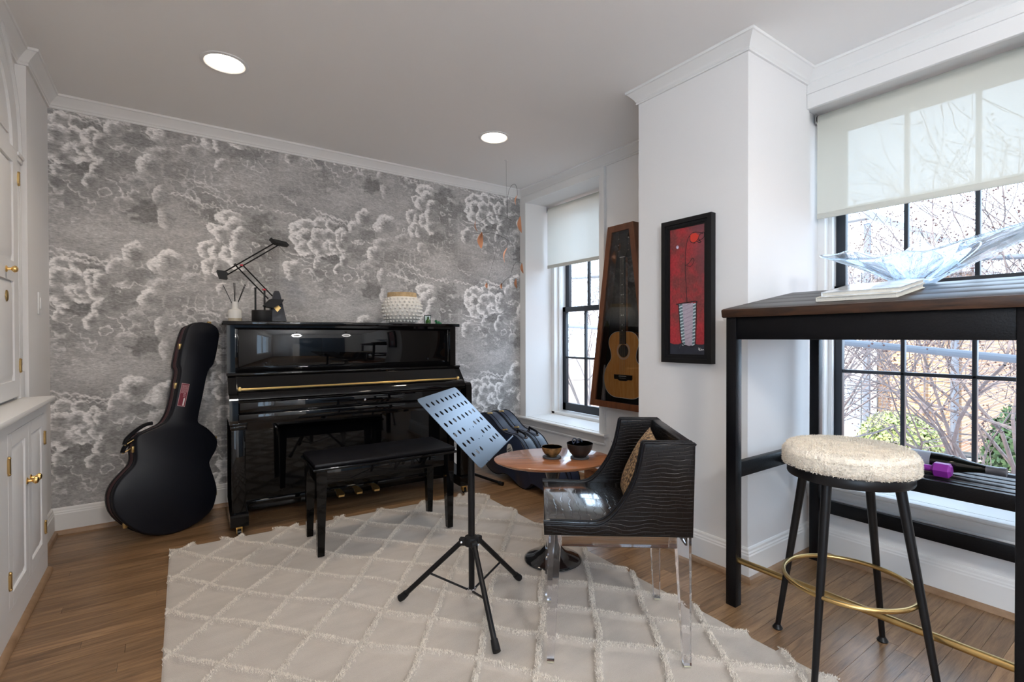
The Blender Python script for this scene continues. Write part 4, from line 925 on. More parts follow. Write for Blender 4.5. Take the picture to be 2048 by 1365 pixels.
# freeform glass bowl
def glass_bowl():
    cx, cy = 2.46, .70; x0, y0, z0 = onp(cx, cy)
    t = thing('glass_centrepiece', 'clear freeform glass bowl with long pulled wings on the tall table', 'glass bowl', (x0, y0, z0+.012))
    n, m = 216, 30; pk = []
    ctl = [(-180,.125,.118),(-150,.160,.108),(-125,.290,.140),(-106,.430,.182),(-90,.520,.208),(-76,.380,.190),(-62,.290,.190),(-40,.170,.150),(-24,.150,.178),(-8,.135,.160),(10,.155,.198),(34,.150,.148),(56,.220,.150),(68,.290,.182),(80,.310,.166),(92,.350,.158),(108,.280,.128),(135,.160,.108),(160,.125,.112)]
    K = len(ctl)
    for i in range(n):
        a = -180+360*i/n
        k = max(q for q in range(K) if ctl[q][0] <= a); a0 = ctl[k][0]; a1 = ctl[(k+1) % K][0]+(360 if k == K-1 else 0)
        u = (a-a0)/(a1-a0); P = [np.array(ctl[(k+q) % K][1:]) for q in (-1, 0, 1, 2)]; p, b, c_, d = P
        r_ = .5*((2*b)+(-p+c_)*u+(2*p-5*b+4*c_-d)*u*u+(-p+3*b-3*c_+d)*u**3); pk.append((math.radians(a), r_[0], r_[1]))
    out = []
    for off in (0, 1):
        for a, R, Z in pk:
            for j in range(m):
                u = j/(m-1); rr = .060+(R-.060)*u**1.1; ex = 1.55-1.0*min(max((R-.12)/.25, 0), .62); zz = Z*(u**ex); fl = 1+.03*math.sin(a*9+1)*math.sin(PI*u)
                if off: zz += .016*(1-u)**1.5+.006+.002*math.sin(PI*u)
                out.append((rr*fl*math.cos(a), rr*fl*math.sin(a), zz-.008))
    F = []; Q = n*m
    for i in range(n):
        i2 = (i+1) % n
        for j in range(m-1):
            F.append((i*m+j, i2*m+j, i2*m+j+1, i*m+j+1)); F.append((Q+i*m+j, Q+i*m+j+1, Q+i2*m+j+1, Q+i2*m+j))
        F.append((i*m+m-1, i2*m+m-1, Q+i2*m+m-1, Q+i*m+m-1))
    F.append(tuple(i*m for i in range(n))[::-1]); F.append(tuple(Q+i*m for i in range(n)))
    MB().add(out, F).build('glass_body', M['crystal'], t, 80)
glass_bowl()
# bottle and dumbbell on the slatted shelf
t = thing('wine_bottle', 'dark wine bottle with grey foil lying on the slatted shelf under the tall table', 'bottle', (2.60, .682, .632))
R_ = Matrix.Rotation(PI/2, 4, 'X')
MB().lathe([(.0001,-.14),(.036,-.14),(.0375,-.13),(.0375,.03),(.034,.07),(.022,.12),(.0155,.16),(.0145,.215),(.0001,.215)], (0,0,0), 28, M=R_).build('glass_body', M['bottle'], t, 50)
MB().lathe([(.0378,-.105),(.0378,.0)], (0,0,0), 28, M=R_).build('paper_label', M['blabel'], t, 50)
MB().lathe([(.0162,.165),(.0158,.20),(.0175,.203),(.0175,.222),(.0001,.223)], (0,0,0), 24, M=R_).build('foil_capsule', M['foil'], t, 40)
t = thing('dumbbell', 'small purple dumbbell lying on the slatted shelf beside the wine bottle', 'dumbbell', (2.500, .700, .622))
for y_ in (-.075, .075): MB().lathe([(.0001,y_-.030),(.018,y_-.030),(.030,y_-.022),(.030,y_+.022),(.018,y_+.030),(.0001,y_+.030)], (0,0,0), 6, M=R_).build('head', M['purple'], t, 20)
MB().lathe([(.0125,-.05),(.0125,.05)], (0,0,0), 16, M=R_).build('handle', M['purple'], t)

# ------------------------------------------------------------------ bar stool
def stool():
    c = Vector((1.935, .738, 0)); t = thing('bar_stool', 'round bar stool with cream boucle seat, black legs and brass ring', 'stool', tuple(c))
    feet = [Vector((1.963, .992, 0)), Vector((2.202, .723, 0)), Vector((1.705, .745, 0)), Vector((1.928, .480, 0))]
    prof = [(.0001,.697),(.180,.697),(.192,.702),(.198,.715),(.199,.738),(.195,.756),(.182,.768),(.15,.774),(.08,.777),(.0001,.778)]
    cu = MB().lathe(prof, n=72).build('cushion', M['boucle'], t, 60)
    N = 34000; a = rng.random(N)*2*PI; u = rng.random(N); top = rng.random(N) < .62
    r = np.where(top, .190*np.sqrt(u), .1985); z = np.where(top, np.interp(.190*np.sqrt(u), [0,.08,.15,.182,.195], [.778,.777,.774,.768,.756]), .700+.058*u); r = np.where(~top & (z > .745), .1985-(z-.745)*.6, r)
    X, Y = r*np.cos(a), r*np.sin(a); nx, ny, nz = np.where(top, 0, np.cos(a)), np.where(top, 0, np.sin(a)), np.where(top, 1, 0)
    L_ = .0025+.0025*rng.random(N); w = .0016; j = (rng.random((N, 3))-.5)*.006; b = rng.random(N)*2*PI
    tx = np.stack([np.where(top, np.cos(b), -np.sin(a)*np.cos(b)), np.where(top, np.sin(b), np.cos(a)*np.cos(b)), np.where(top, 0, np.sin(b))], 1)*w
    P0 = np.stack([X, Y, z], 1)-np.stack([nx, ny, nz], 1)*.001; P = np.empty((N, 3, 3)); P[:, 0] = P0-tx; P[:, 1] = P0+tx; P[:, 2] = P0+np.stack([nx, ny, nz], 1)*L_[:, None]+j
    o = big_mesh('boucle_curls', P.reshape(-1, 3), np.arange(3*N).reshape(-1, 3), M['boucle'], parent=cu); o['kind'] = 'stuff'
    MB().lathe([(.0001,.664),(.184,.664),(.186,.668),(.186,.694),(.184,.697),(.0001,.697)], n=64).build('seat_ring', M['satin'], t)
    for f in feet:
        d = (f-c); top_ = d.normalized()*.150+Vector((0, 0, .668)); ft = Vector((d.x, d.y, .012))
        l = MB().tube([top_, ft], [.0155, .0095], 16).build('leg', M['satin'], t)
        MB().lathe([(.0001,0),(.017,0),(.0185,.004),(.015,.010),(.009,.020)], (d.x, d.y, 0), 18).build('foot', M['satin'], l)
    MB().ring((0, 0, .300), .196, .0078, 72, 12).build('foot_ring', M['abrass'], t, 60)
stool()

# ------------------------------------------------------------------ things on the piano
ZP = 1.2525
def lamp():
    t = thing('desk_lamp', 'black balanced-arm desk lamp with long thin double arms on the piano', 'lamp', (.512, 3.62, ZP))
    X = lambda x: x-.512
    Zz = lambda z: z-ZP
    MB().lathe([(.0001,0),(.060,0),(.061,.002),(.061,.074),(.059,.077),(.0001,.077)], n=40).build('base', M['matte'], t)
    for x, zt in ((.474, 1.478), (.528, 1.470)): MB().box(X(x)-.0055, X(x)+.0055, -.005, .005, .070, Zz(zt), .001).build('post', M['matte'], t)
    bar = lambda p, q, y: MB().tube([(X(p[0]), y, Zz(p[1])), (X(q[0]), y, Zz(q[1]))], .0042, 4).build('arm_rod', M['matte'], t, 0)
    bar((.358, 1.620), (.552, 1.408), .012); bar((.398, 1.620), (.575, 1.424), -.012)
    bar((.296, 1.566), (.590, 1.782), .012); bar((.312, 1.548), (.612, 1.768), -.012)
    MB().tube([(X(.358), -.02, Zz(1.618)), (X(.358), .02, Zz(1.618))], .0065, 10).build('joint', M['matte'], t)
    MB().tube([(X(.474), -.02, Zz(1.472)), (X(.474), .02, Zz(1.472))], .0055, 10).build('joint', M['matte'], t)
    for x, z in ((.395, 1.616), (.526, 1.466)): MB().box(X(x)-.009, X(x)+.007, -.017, .017, Zz(z)-.005, Zz(z)+.005, .001).build('red_clip', M['redplastic'], t)
    # counterweights and head: folded trays
    q = MB(); q.prism([(.256,1.572),(.300,1.571),(.322,1.553),(.310,1.548),(.314,1.520),(.272,1.523)], -.035, .035, lambda a, b, d: (X(a), d, Zz(b))).build('counterweight', M['matte'], t)
    q = MB(); q.prism([(.520,1.362),(.560,1.404),(.640,1.404),(.628,1.380),(.575,1.345),(.533,1.350)], -.045, .045, lambda a, b, d: (X(a), d, Zz(b))).build('counterweight', M['matte'], t)
    q = MB(); q.prism([(.563,1.808),(.572,1.800),(.600,1.797),(.655,1.788),(.674,1.768),(.600,1.775),(.585,1.782)], -.050, .050, lambda a, b, d: (X(a), d, Zz(b))).build('lamp_head', M['matte'], t)
    MB().tube([(X(.615), -.0, Zz(1.766)), (X(.648), -.02, Zz(1.722))], .0012, 5).build('aiming_wire', M['matte'], t)
lamp()
t = thing('metronome', 'dark pyramid metronome with a brass diamond plate behind the lamp on the piano', 'metronome', (.607, 3.66, ZP), -.05)
b_ = .056; q = MB()
V = [(-b_,-b_,.006),(b_,-b_,.006),(b_,b_,.006),(-b_,b_,.006)]+[(x*.36,y*.36,.195) for x, y in ((-b_,-b_),(b_,-b_),(b_,b_),(-b_,b_))]+[(x*.22,y*.22,.212) for x, y in ((-b_,-b_),(b_,-b_),(b_,b_),(-b_,b_))]
q.add(V, [(3,2,1,0)]+[(k,(k+1)%4,(k+1)%4+4,k+4) for k in range(4)]+[(k+4,(k+1)%4+4,(k+1)%4+8,k+8) for k in range(4)]+[(8,9,10,11)]).build('body', mat('metronome_black', (.022,.026,.036), .35), t, 20)
for x in (-.045,.045):
    for y in (-.045,.045): MB().lathe([(.0001,0),(.008,0),(.009,.006)], (x,y,0), 12).build('foot', M['matte'], t)
MB().prism([(0,.122),(.022,.096),(0,.068),(-.022,.096)], 0, .002, lambda a, z, d: (a, -.056+.0333*((z-.006)/.189)*1.08-d-.001, z)).build('brass_plate', M['brass'], t)
t = thing('reed_diffuser', 'frosted glass reed diffuser with black sticks at the left end of the piano', 'diffuser', (.357, 3.62, ZP))
MB().lathe([(.0001,0),(.036,0),(.039,.004),(.039,.066),(.036,.074),(.020,.082),(.018,.09),(.018,.128),(.0001,.128)], n=32).build('bottle', M['frost'], t)
MB().lathe([(.0395,.002),(.0395,.022)], n=32).build('liquid_band', M['oil'], t)
for x, z, y in ((.290,1.488,.01),(.350,1.500,.0),(.358,1.500,.01),(.411,1.494,-.01),(.420,1.496,.01)): MB().tube([((x-.357)*.15, y*.3, .10), (x-.357, y, z-ZP)], .0019, 6).build('reed', M['matte'], t)
t = thing('studded_vase', 'round white studded ceramic vase with a raw clay rim on the piano', 'vase', (1.492, 3.63, ZP))
vp = [(.0001,0),(.070,0),(.098,.008),(.128,.035),(.146,.075),(.150,.115),(.144,.15),(.130,.180),(.118,.196),(.112,.205)]
MB().lathe(vp, n=56).build('body', M['whitec'], t, 60)
MB().lathe([(.112,.203),(.110,.238),(.104,.240),(.100,.236),(.100,.10),(.0001,.09)], n=48).build('rim', M['tan'], t, 60)
sp = []
for k, (r, z, a) in enumerate([(.086,.006,-70),(.112,.020,-50),(.131,.040,-35),(.143,.064,-20),(.150,.090,-8),(.151,.116,4),(.148,.141,18),(.139,.165,33),(.124,.188,45)]):
    n = 26
    for i in range(n):
        an_ = 2*PI*(i+.5*(k%2))/n; el = math.radians(a); d = Vector((math.cos(an_)*math.cos(el), math.sin(an_)*math.cos(el), math.sin(el)))
        p = Vector((r*math.cos(an_), r*math.sin(an_), z)); sp.append((p, d))
st = MB().lathe([(.0105,-.003),(.0085,.003),(.005,.0085),(.0001,.011)], n=8).mesh('stud', M['whitec'], 60)
for p, d in sp:
    if p.y > .045: continue
    o = link('stud', st, t, tuple(p)); o.rotation_euler = d.to_track_quat('Z', 'Y').to_euler()
t = thing('small_frame', 'tiny black picture frame near the right end of the piano', 'picture frame', (1.722, 3.66, ZP), 0)
MB().box(-.028,.028,-.003,.003,0,.004).box(-.028,.028,-.003,.003,.070,.076).box(-.028,-.0245,-.003,.003,.004,.070).box(.0245,.028,-.003,.003,.004,.070).build('frame', M['matte'], t)
MB().box(-.0245,.0245,-.001,.001,.004,.070).build('picture', mat('pale_print', (.60,.72,.72), .3, var=(60,.2)), t)
MB().prism([(0,0),(.03,0),(0,.05)], -.003, .003, lambda a, b, d: (d, .003+a, b)).build('easel_back', M['matte'], t)
t = thing('green_bottle', 'tiny green glass bottle in front of the small picture frame', 'bottle', (1.705, 3.615, ZP))
MB().lathe([(.0001,0),(.020,0),(.0215,.008),(.020,.026),(.013,.036),(.008,.042),(.0085,.054),(.0001,.054)], n=20).build('glass_body', M['green'], t, 60)
MB().sphere((0,0,.056), .006, 8).build('stopper', M['green'], t)
t = thing('frog_figurine', 'small green frog figurine at the right end of the piano', 'figurine', (1.795, 3.62, ZP), .2)
MB().sphere((.0,0,.014), .018, 14, (1.25,.85,.75)).sphere((-.020,0,.024), .012, 12, (1.1,.95,.8)).build('body', M['frog'], t, 80)
for s in (-1, 1):
    MB().sphere((-.022, s*.007, .033), .0042, 8).build('eye', M['frog'], t); MB().sphere((.014, s*.015, .008), .010, 10, (1.4,.6,.7)).build('hind_leg', M['frog'], t); MB().tube([(-.014, s*.010, .014),(-.020, s*.014, .002),(-.028, s*.016, .001)], .0028, 6).build('front_leg', M['frog'], t)

# ------------------------------------------------------------------ copper mobile
def mobile():
    x0, y0 = 2.225, 3.27; t = thing('copper_mobile', 'hanging wire mobile with curved copper leaves in the corner', 'mobile', (x0, y0, ZC))
    L_ = lambda x, z, y=0: (x-x0, y, z-ZC)
    MB().lathe([(.0001,-.003),(.012,-.003),(.014,0)], n=14).build('hook_plate', M['white'], t)
    MB().tube([L_(x0, ZC-.002), L_(2.232, 2.15), L_(2.236, 2.10)], .0007, 5).build('string', M['wire'], t)
    def wire(pts): MB().tube(catmull([L_(*p) for p in pts], 6), .0013, 6).build('wire_arm', M['wire'], t)
    wire([(2.236,2.10,0),(2.243,2.284,0),(2.28,2.365,.01),(2.325,2.392,.02),(2.345,2.36,.02),(2.350,2.306,.02)])
    wire([(1.959,2.027,-.03),(2.05,2.088,-.02),(2.142,2.114,0),(2.236,2.105,0),(2.275,2.085,0)])
    wire([(2.236,2.10,0),(2.33,2.138,.03),(2.392,2.145,.04)])
    wire([(1.99,1.952,-.02),(2.07,1.962,-.01),(2.142,1.957,0),(2.23,1.93,0),(2.301,1.886,.01)])
    MB().tube([L_(2.275,2.085), L_(2.222,1.95)], .0008, 5).build('string', M['wire'], t)
    MB().tube([L_(2.301,1.886,.01), L_(2.295,1.70)], .0008, 5).build('string', M['wire'], t)
    wire([(2.275,1.672,0),(2.30,1.73,0),(2.345,1.762,.02),(2.395,1.755,.02)])
    MB().tube([L_(2.285,1.70), L_(2.262,1.625)], .0008, 5).build('string', M['wire'], t)
    wire([(2.179,1.564,0),(2.215,1.605,0),(2.27,1.632,.01),(2.335,1.626,.02)])
    def leaf(x, z, ln, wd, tilt, turn, y=0):
        n = 10; V = []
        for off in (0, .0008):
            for i in range(n+1):
                s = i/n; w = wd*math.sin(PI*min(max(s, .02), .985))**.8; bow = .18*ln*math.sin(PI*s)
                for c in (-1, 0, 1): V.append((c*w/2, bow-abs(c)*w*.12+off, -ln*s))
        F = []; Q = 3*(n+1)
        for i in range(n):
            for c in (0, 1):
                a = i*3+c; F += [(a, a+1, a+4, a+3), (Q+a+3, Q+a+4, Q+a+1, Q+a)]
        Mx = Matrix.Translation(L_(x, z, y)) @ Matrix.Rotation(tilt, 4, 'Y') @ Matrix.Rotation(turn, 4, 'Z')
        MB().add([tuple(Mx @ Vector(p)) for p in V], F).build('leaf', M['copper'], t, 60)
    leaf(2.348, 2.308, .085, .022, .15, .5, .02); leaf(2.392, 2.145, .135, .045, -.1, 1.75, .04); leaf(1.985, 1.955, .125, .056, .05, .1, -.02)
    leaf(2.235, 1.865, .125, .030, .2, .6); leaf(2.395, 1.757, .085, .028, -.15, 1.8, .02); leaf(2.335, 1.626, .082, .030, -.1, 1.7, .02)
    leaf(2.179, 1.578, .048, .024, 0, .1); leaf(2.060, 1.576, .044, .028, 0, .2, .03); leaf(1.925, 2.035, .085, .020, -.2, 1.4, -.03)
    MB().tube([L_(2.060, 1.578, .03), L_(2.10, 1.70, .02), L_(2.16, 1.90, .01), L_(2.18, 1.948)], .0007, 5).build('string', M['wire'], t)
    MB().tube([L_(2.235, 1.868), L_(2.232, 1.932)], .0007, 5).build('string', M['wire'], t)
mobile()

# ------------------------------------------------------------------ painting
def painting():
    y0, y1, z0, z1, xf, xw = 1.437, 1.737, 1.012, 1.764, 2.198, XCOL-.0005
    yc, zc = (y0+y1)/2, (z0+z1)/2; w, h = y1-y0, z1-z0
    t = thing('framed_painting', 'tall narrow red painting of a drooping flower in a vase, black frame', 'painting', (xw, yc, zc))
    d = xf-xw; f = .036
    O = [(-w/2, -h/2), (w/2, -h/2), (w/2, h/2), (-w/2, h/2)]; I = [(-w/2+f, -h/2+f), (w/2-f, -h/2+f), (w/2-f, h/2-f), (-w/2+f, h/2-f)]
    for k in range(4):
        a, b, c, e = O[k], O[(k+1) % 4], I[(k+1) % 4], I[k]
        q = MB(); md = lambda p, r, u: (p[0]+(r[0]-p[0])*u, p[1]+(r[1]-p[1])*u)
        # stepped moulding: outer band, then a slope down to the inner edge
        q.prism([a, b, md(b, c, .62), md(a, e, .62)], d, 0, lambda y, z, x: (x, y, z))
        q.prism([md(a, e, .62), md(b, c, .62), c, e], d+.008, 0, lambda y, z, x: (x, y, z)); q.build('frame_member', M['matte'], t, 20)
    g = f+.010; MB().box(d+.012, 0, -w/2+f, w/2-f, -h/2+f, -h/2+g).box(d+.012, 0, -w/2+f, w/2-f, h/2-g, h/2-f).box(d+.012, 0, -w/2+f, -w/2+g, -h/2+g, h/2-g).box(d+.012, 0, w/2-g, w/2-f, -h/2+g, h/2-g).build('inner_lip', M['satin'], t)
    nu, nv = 120, 330; u, v = np.meshgrid(np.linspace(0, 1, nu), np.linspace(0, 1, nv), indexing='ij')  # u left->right as seen, v bottom->top
    aspect = (h-2*g)/(w-2*g)
    base = np.array([.38,.036,.044]); dark = np.array([.20,.045,.045]); n1 = fbm(u, v*aspect, 4, 4, 4, 41)
    k = np.clip((n1-.42)*3+.5*np.exp(-((v-.55)/.22)**2)*(u > .3), 0, 1)[..., None]; c = base*(1-k)+dark*k
    c = c*(1+.5*(fbm(u, v*aspect, 40, 30, 2, 42)-.5))[..., None]
    kk = np.clip((u-.55)*1.6+(v-.8)*1.4, 0, .75)[..., None]; c = c*(1-kk)+np.array([.17,.07,.085])*kk
    fl = (v+.012*np.sin(u*9)) < .088; c = np.where(fl[..., None], np.array([.018,.020,.028])*(1+n1[..., None]), c)
    def stroke(pts, wd, col, k=1.0):
        nonlocal c
        P = catmull(pts, 10)
        d_ = np.full(u.shape, 9.)
        for a, b in zip(P[:-1], P[1:]):
            ax, ay = a[0], a[1]*aspect; dx, dy = b[0]-ax, b[1]*aspect-ay; l = dx*dx+dy*dy+1e-12
            s = np.clip(((u-ax)*dx+(v*aspect-ay)*dy)/l, 0, 1); d_ = np.minimum(d_, np.hypot(u-ax-s*dx, v*aspect-ay-s*dy))
        m_ = np.clip((wd*1.35-d_)/(wd*.6), 0, 1)[..., None]*k; c = c*(1-m_)+np.array(col)*m_
    def blob(cx, cy, rx, ry, col, k=1):
        nonlocal c
        d_ = np.hypot((u-cx)/rx, (v-cy)/ry)+.35*(fbm(u, v*aspect, 22, 22, 2, 45)-.5); m_ = np.clip((1.08-d_)/.16, 0, 1)[..., None]*k; c = c*(1-m_)+np.array(col)*m_
    blk = (.015,.012,.014)
    # vase body
    inv = (v < .405-.01*u) & (v > .065+.03*(np.abs(u-.52))) & (u > .25+(.405-v)*.32) & (u < .76-(.405-v)*.10)
    body = np.array([.42,.36,.43])*(1+.35*(fbm(u*3+v*10, v*30-u*9, 3, 3, 3, 46)-.5))[..., None]
    c = np.where(inv[..., None], body, c)
    side = inv & ((u < .36+(.405-v)*.28) | (u > .68-(.405-v)*.08)); st = (np.sin((v*aspect*22-u*7)*2*PI*.55) > .45)
    c = np.where(side[..., None], np.where(st[..., None], np.array([.55,.68,.70]), np.array([.11,.17,.19])), c)
    for k in range(9): stroke([(.37, .11+k*.033), (.52, .124+k*.033), (.67, .142+k*.033)], .006, (.22,.17,.23), .7)
    stroke([(.20,.398),(.45,.405),(.75,.412),(.78,.40)], .013, blk); stroke([(.25,.40),(.29,.25),(.34,.10),(.50,.066),(.72,.07),(.76,.20),(.77,.40)], .012, blk)
    stroke([(.50,.41),(.475,.55),(.45,.68),(.46,.80),(.52,.90),(.66,.945),(.84,.94),(.95,.925)], .008, blk)
    blob(.71, .905, .13, .038, (.62,.05,.03)); stroke([(.58,.925),(.60,.882),(.70,.868),(.80,.885),(.86,.92),(.97,.935),(.98,.90),(.88,.88),(.83,.89)], .008, blk)
    stroke([(.80,.885),(.90,.866),(.84,.862),(.78,.875),(.70,.862)], .008, blk)
    stroke([(.465,.70),(.56,.715),(.66,.75),(.70,.725),(.62,.69),(.50,.695)], .007, blk)
    blob(.22, .855, .04, .013, (.50,.45,.60)); blob(.225, .85, .015, .006, (.75,.72,.85))
    stroke([(.28,.045),(.32,.07),(.40,.075)], .006, (.10,.10,.12), .6)
    # signature
    stroke([(.83,.052),(.84,.036),(.87,.05),(.855,.032),(.89,.034),(.91,.042),(.92,.033),(.95,.040),(.975,.036)], .006, (.72,.70,.68))
    V3 = np.stack([np.full(u.size, d+.016), ((w/2-g)-u*(w-2*g)).ravel(), (-(h/2-g)+v*(h-2*g)).ravel()], 1)
    o = big_mesh('canvas', V3, grid_faces(nu, nv)[:, ::-1], M['print'], parent=t)
    a = o.data.color_attributes.new('print', 'FLOAT_COLOR', 'POINT'); a.data.foreach_set('color', np.concatenate([np.clip(c, 0, 1), np.ones(u.shape+(1,))], -1).astype(np.float32).ravel())
    MB().box(d+.0165, -.002, -w/2+g-.001, w/2-g+.001, -h/2+g-.001, h/2-g+.001).build('stretcher', M['slot'], t)
painting()

# ------------------------------------------------------------------ wall display case with an acoustic guitar
def display_case():
    yc = 2.50; xb = XB-.0005; xf = 2.70; z0, z1 = .620, 1.966
    t = thing('guitar_display_case', 'cherry wood wall display case, tapered, holding an acoustic guitar', 'display case', (xb, yc, 0))
    d = xf-xb; wb, wt = .315, .122
    def hw(z): return wb+(wt-wb)*(z-z0)/(z1-z0)
    fw = .046
    # front frame members (mitred trapezoid) and carcass sides
    O = [(-wb, z0), (wb, z0), (wt, z1), (-wt, z1)]; I = [(-hw(z0+fw)+fw, z0+fw), (hw(z0+fw)-fw, z0+fw), (hw(z1-fw)-fw, z1-fw), (-hw(z1-fw)+fw, z1-fw)]
    for k in range(4):
        a, b, c, e = O[k], O[(k+1) % 4], I[(k+1) % 4], I[k]
        MB().prism([a, b, c, e], d, d+.020, lambda y, z, x: (x, y, z)).build('door_frame', M['casew'], t, 20)
    In = [(-hw(z0)+.014, z0+.014), (wb-.014, z0+.014), (wt-.012, z1-.014), (-wt+.012, z1-.014)]
    for k in range(4):
        a, b, c, e = O[k], O[(k+1) % 4], In[(k+1) % 4], In[k]
        MB().prism([a, b, c, e], d+.0215, -.001, lambda y, z, x: (x, y, z)).build('case_side', M['casew'], t, 20)
    MB().prism(In, -.010, -.001, lambda y, z, x: (x, y, z)).build('back_board', mat('dark_lining', (.012,.008,.007), .8), t)
    MB().add([(d+.010, p[0], p[1]) for p in I], [(0,1,2,3)]).build('glass_pane', M['caseglass'], t, 0)
    for z_ in (1.62, .95): MB().sphere((d+.02, -hw(z_)-.004, z_), .008, 8).box(d+.01, d+.03, -hw(z_)-.003, -hw(z_)+.001, z_-.015, z_+.015).build('latch', M['chrome'], t)
    # guitar
    g = thing('acoustic_guitar', 'honey-coloured acoustic guitar with dark neck inside the wall display case', 'guitar', (xb-.055, yc, .70))
    prof = [(0,.0),(.10,.003),(.165,.04),(.194,.11),(.190,.175),(.160,.235),(.128,.275),(.120,.305),(.127,.345),(.142,.385),(.143,.42),(.125,.458),(.085,.482),(.03,.488)]
    half = [tuple(p) for p in catmull(prof, 4)]; out = half+[(-a, b) for a, b in half[::-1]][1:-1]
    MB().prism(out, -.030, .035, lambda y, z, x: (x, y, z)).build('body', M['walnut'], g, 30)
    MB().prism([(a*.995, b*.995+.001) for a, b in out], -.0335, -.0302, lambda y, z, x: (x, y, z)).build('soundboard', M['spruce'], g, 30)
    q = MB().tube([(-.034, a, b) for a, b in out]+[(-.034, out[0][0], out[0][1])], .0022, 6, False); q.build('binding', M['pearl'], g)
    Rm = Matrix.Rotation(PI/2, 4, 'Y')
    MB().lathe([(.0001,0),(.047,0),(.047,.0006),(.0001,.0006)], (-.0348, 0, .345), 36, M=Rm).build('soundhole', M['slot'], g)
    for r in (.052, .057, .062): MB().ring((-.0340, 0, .345), r, .0012, 40, 5, M=Rm).build('rosette_ring', M['pearl'], g)
    MB().prism([(-.085,.145),(-.080,.135),(-.05,.136),(-.03,.126),(.03,.126),(.05,.136),(.080,.135),(.085,.145),(.085,.170),(-.085,.170)], -.043, -.034, lambda y, z, x: (x, y, z)).build('bridge', M['ebony'], g)
    MB().box(-.046, -.043, -.036, .036, .158, .162).build('saddle', M['pearl'], g)
    for k in range(6): MB().sphere((-.0435, -.026+k*.0105, .146), .0024, 6).build('bridge_pin', M['pearl'], g)
    nk = MB().prism([(-.028,.395),(.028,.395),(.022,1.03),(-.022,1.03)], -.046, -.036, lambda y, z, x: (x, y, z)).build('fretboard', M['ebony'], g)
    MB().prism([(-.026,.485),(.026,.485),(.021,1.03),(-.021,1.03)], -.036, -.012, lambda y, z, x: (x, y, z)).build('neck', M['walnut'], g)
    zz = 1.028; Ls = 1.028-.16
    for k in range(1, 20):
        z_ = 1.028-Ls*(1-2**(-k/12)); MB().box(-.0472, -.046, -.022-.006*(1.03-z_)/.63, .022+.006*(1.03-z_)/.63, z_-.0009, z_+.0009).build('fret', M['chrome'], nk)
    for k in (3, 5, 7, 9, 12, 15, 17):
        a = 1.028-Ls*(1-2**(-(k-1)/12)); b = 1.028-Ls*(1-2**(-k/12)); zc = (a+b)/2
        for y_ in ((0,) if k not in (7, 12) else (-.009, .009)): MB().prism([(y_,zc+.006),(y_+.005,zc),(y_,zc-.006),(y_-.005,zc)], -.0468, -.046, lambda y, z, x: (x, y, z)).build('inlay', M['pearl'], nk)
    MB().box(-.049, -.040, -.022, .022, 1.028, 1.033).build('nut', M['pearl'], g)
    MB().prism([(-.022,1.033),(.022,1.033),(.036,1.07),(.034,1.205),(-.034,1.205),(-.036,1.07)], -.040, -.024, lambda y, z, x: (x, y, z)).build('headstock', M['ebony'], g)
    for k in range(3):
        for s in (-1, 1): MB().tube([(-.044, s*.022, 1.08+k*.045), (-.034, s*.022, 1.08+k*.045)], .0035, 8).sphere((-.031, s*.047, 1.08+k*.045), .007, 8).build('tuning_peg', M['chrome'], g)
    for k in range(6):
        y_ = -.017+k*.0068; MB().tube([(-.0455, -.026+k*.0105, .158), (-.0495, y_, 1.030)], .00045, 4).build('string', M['string'], g)
display_case()

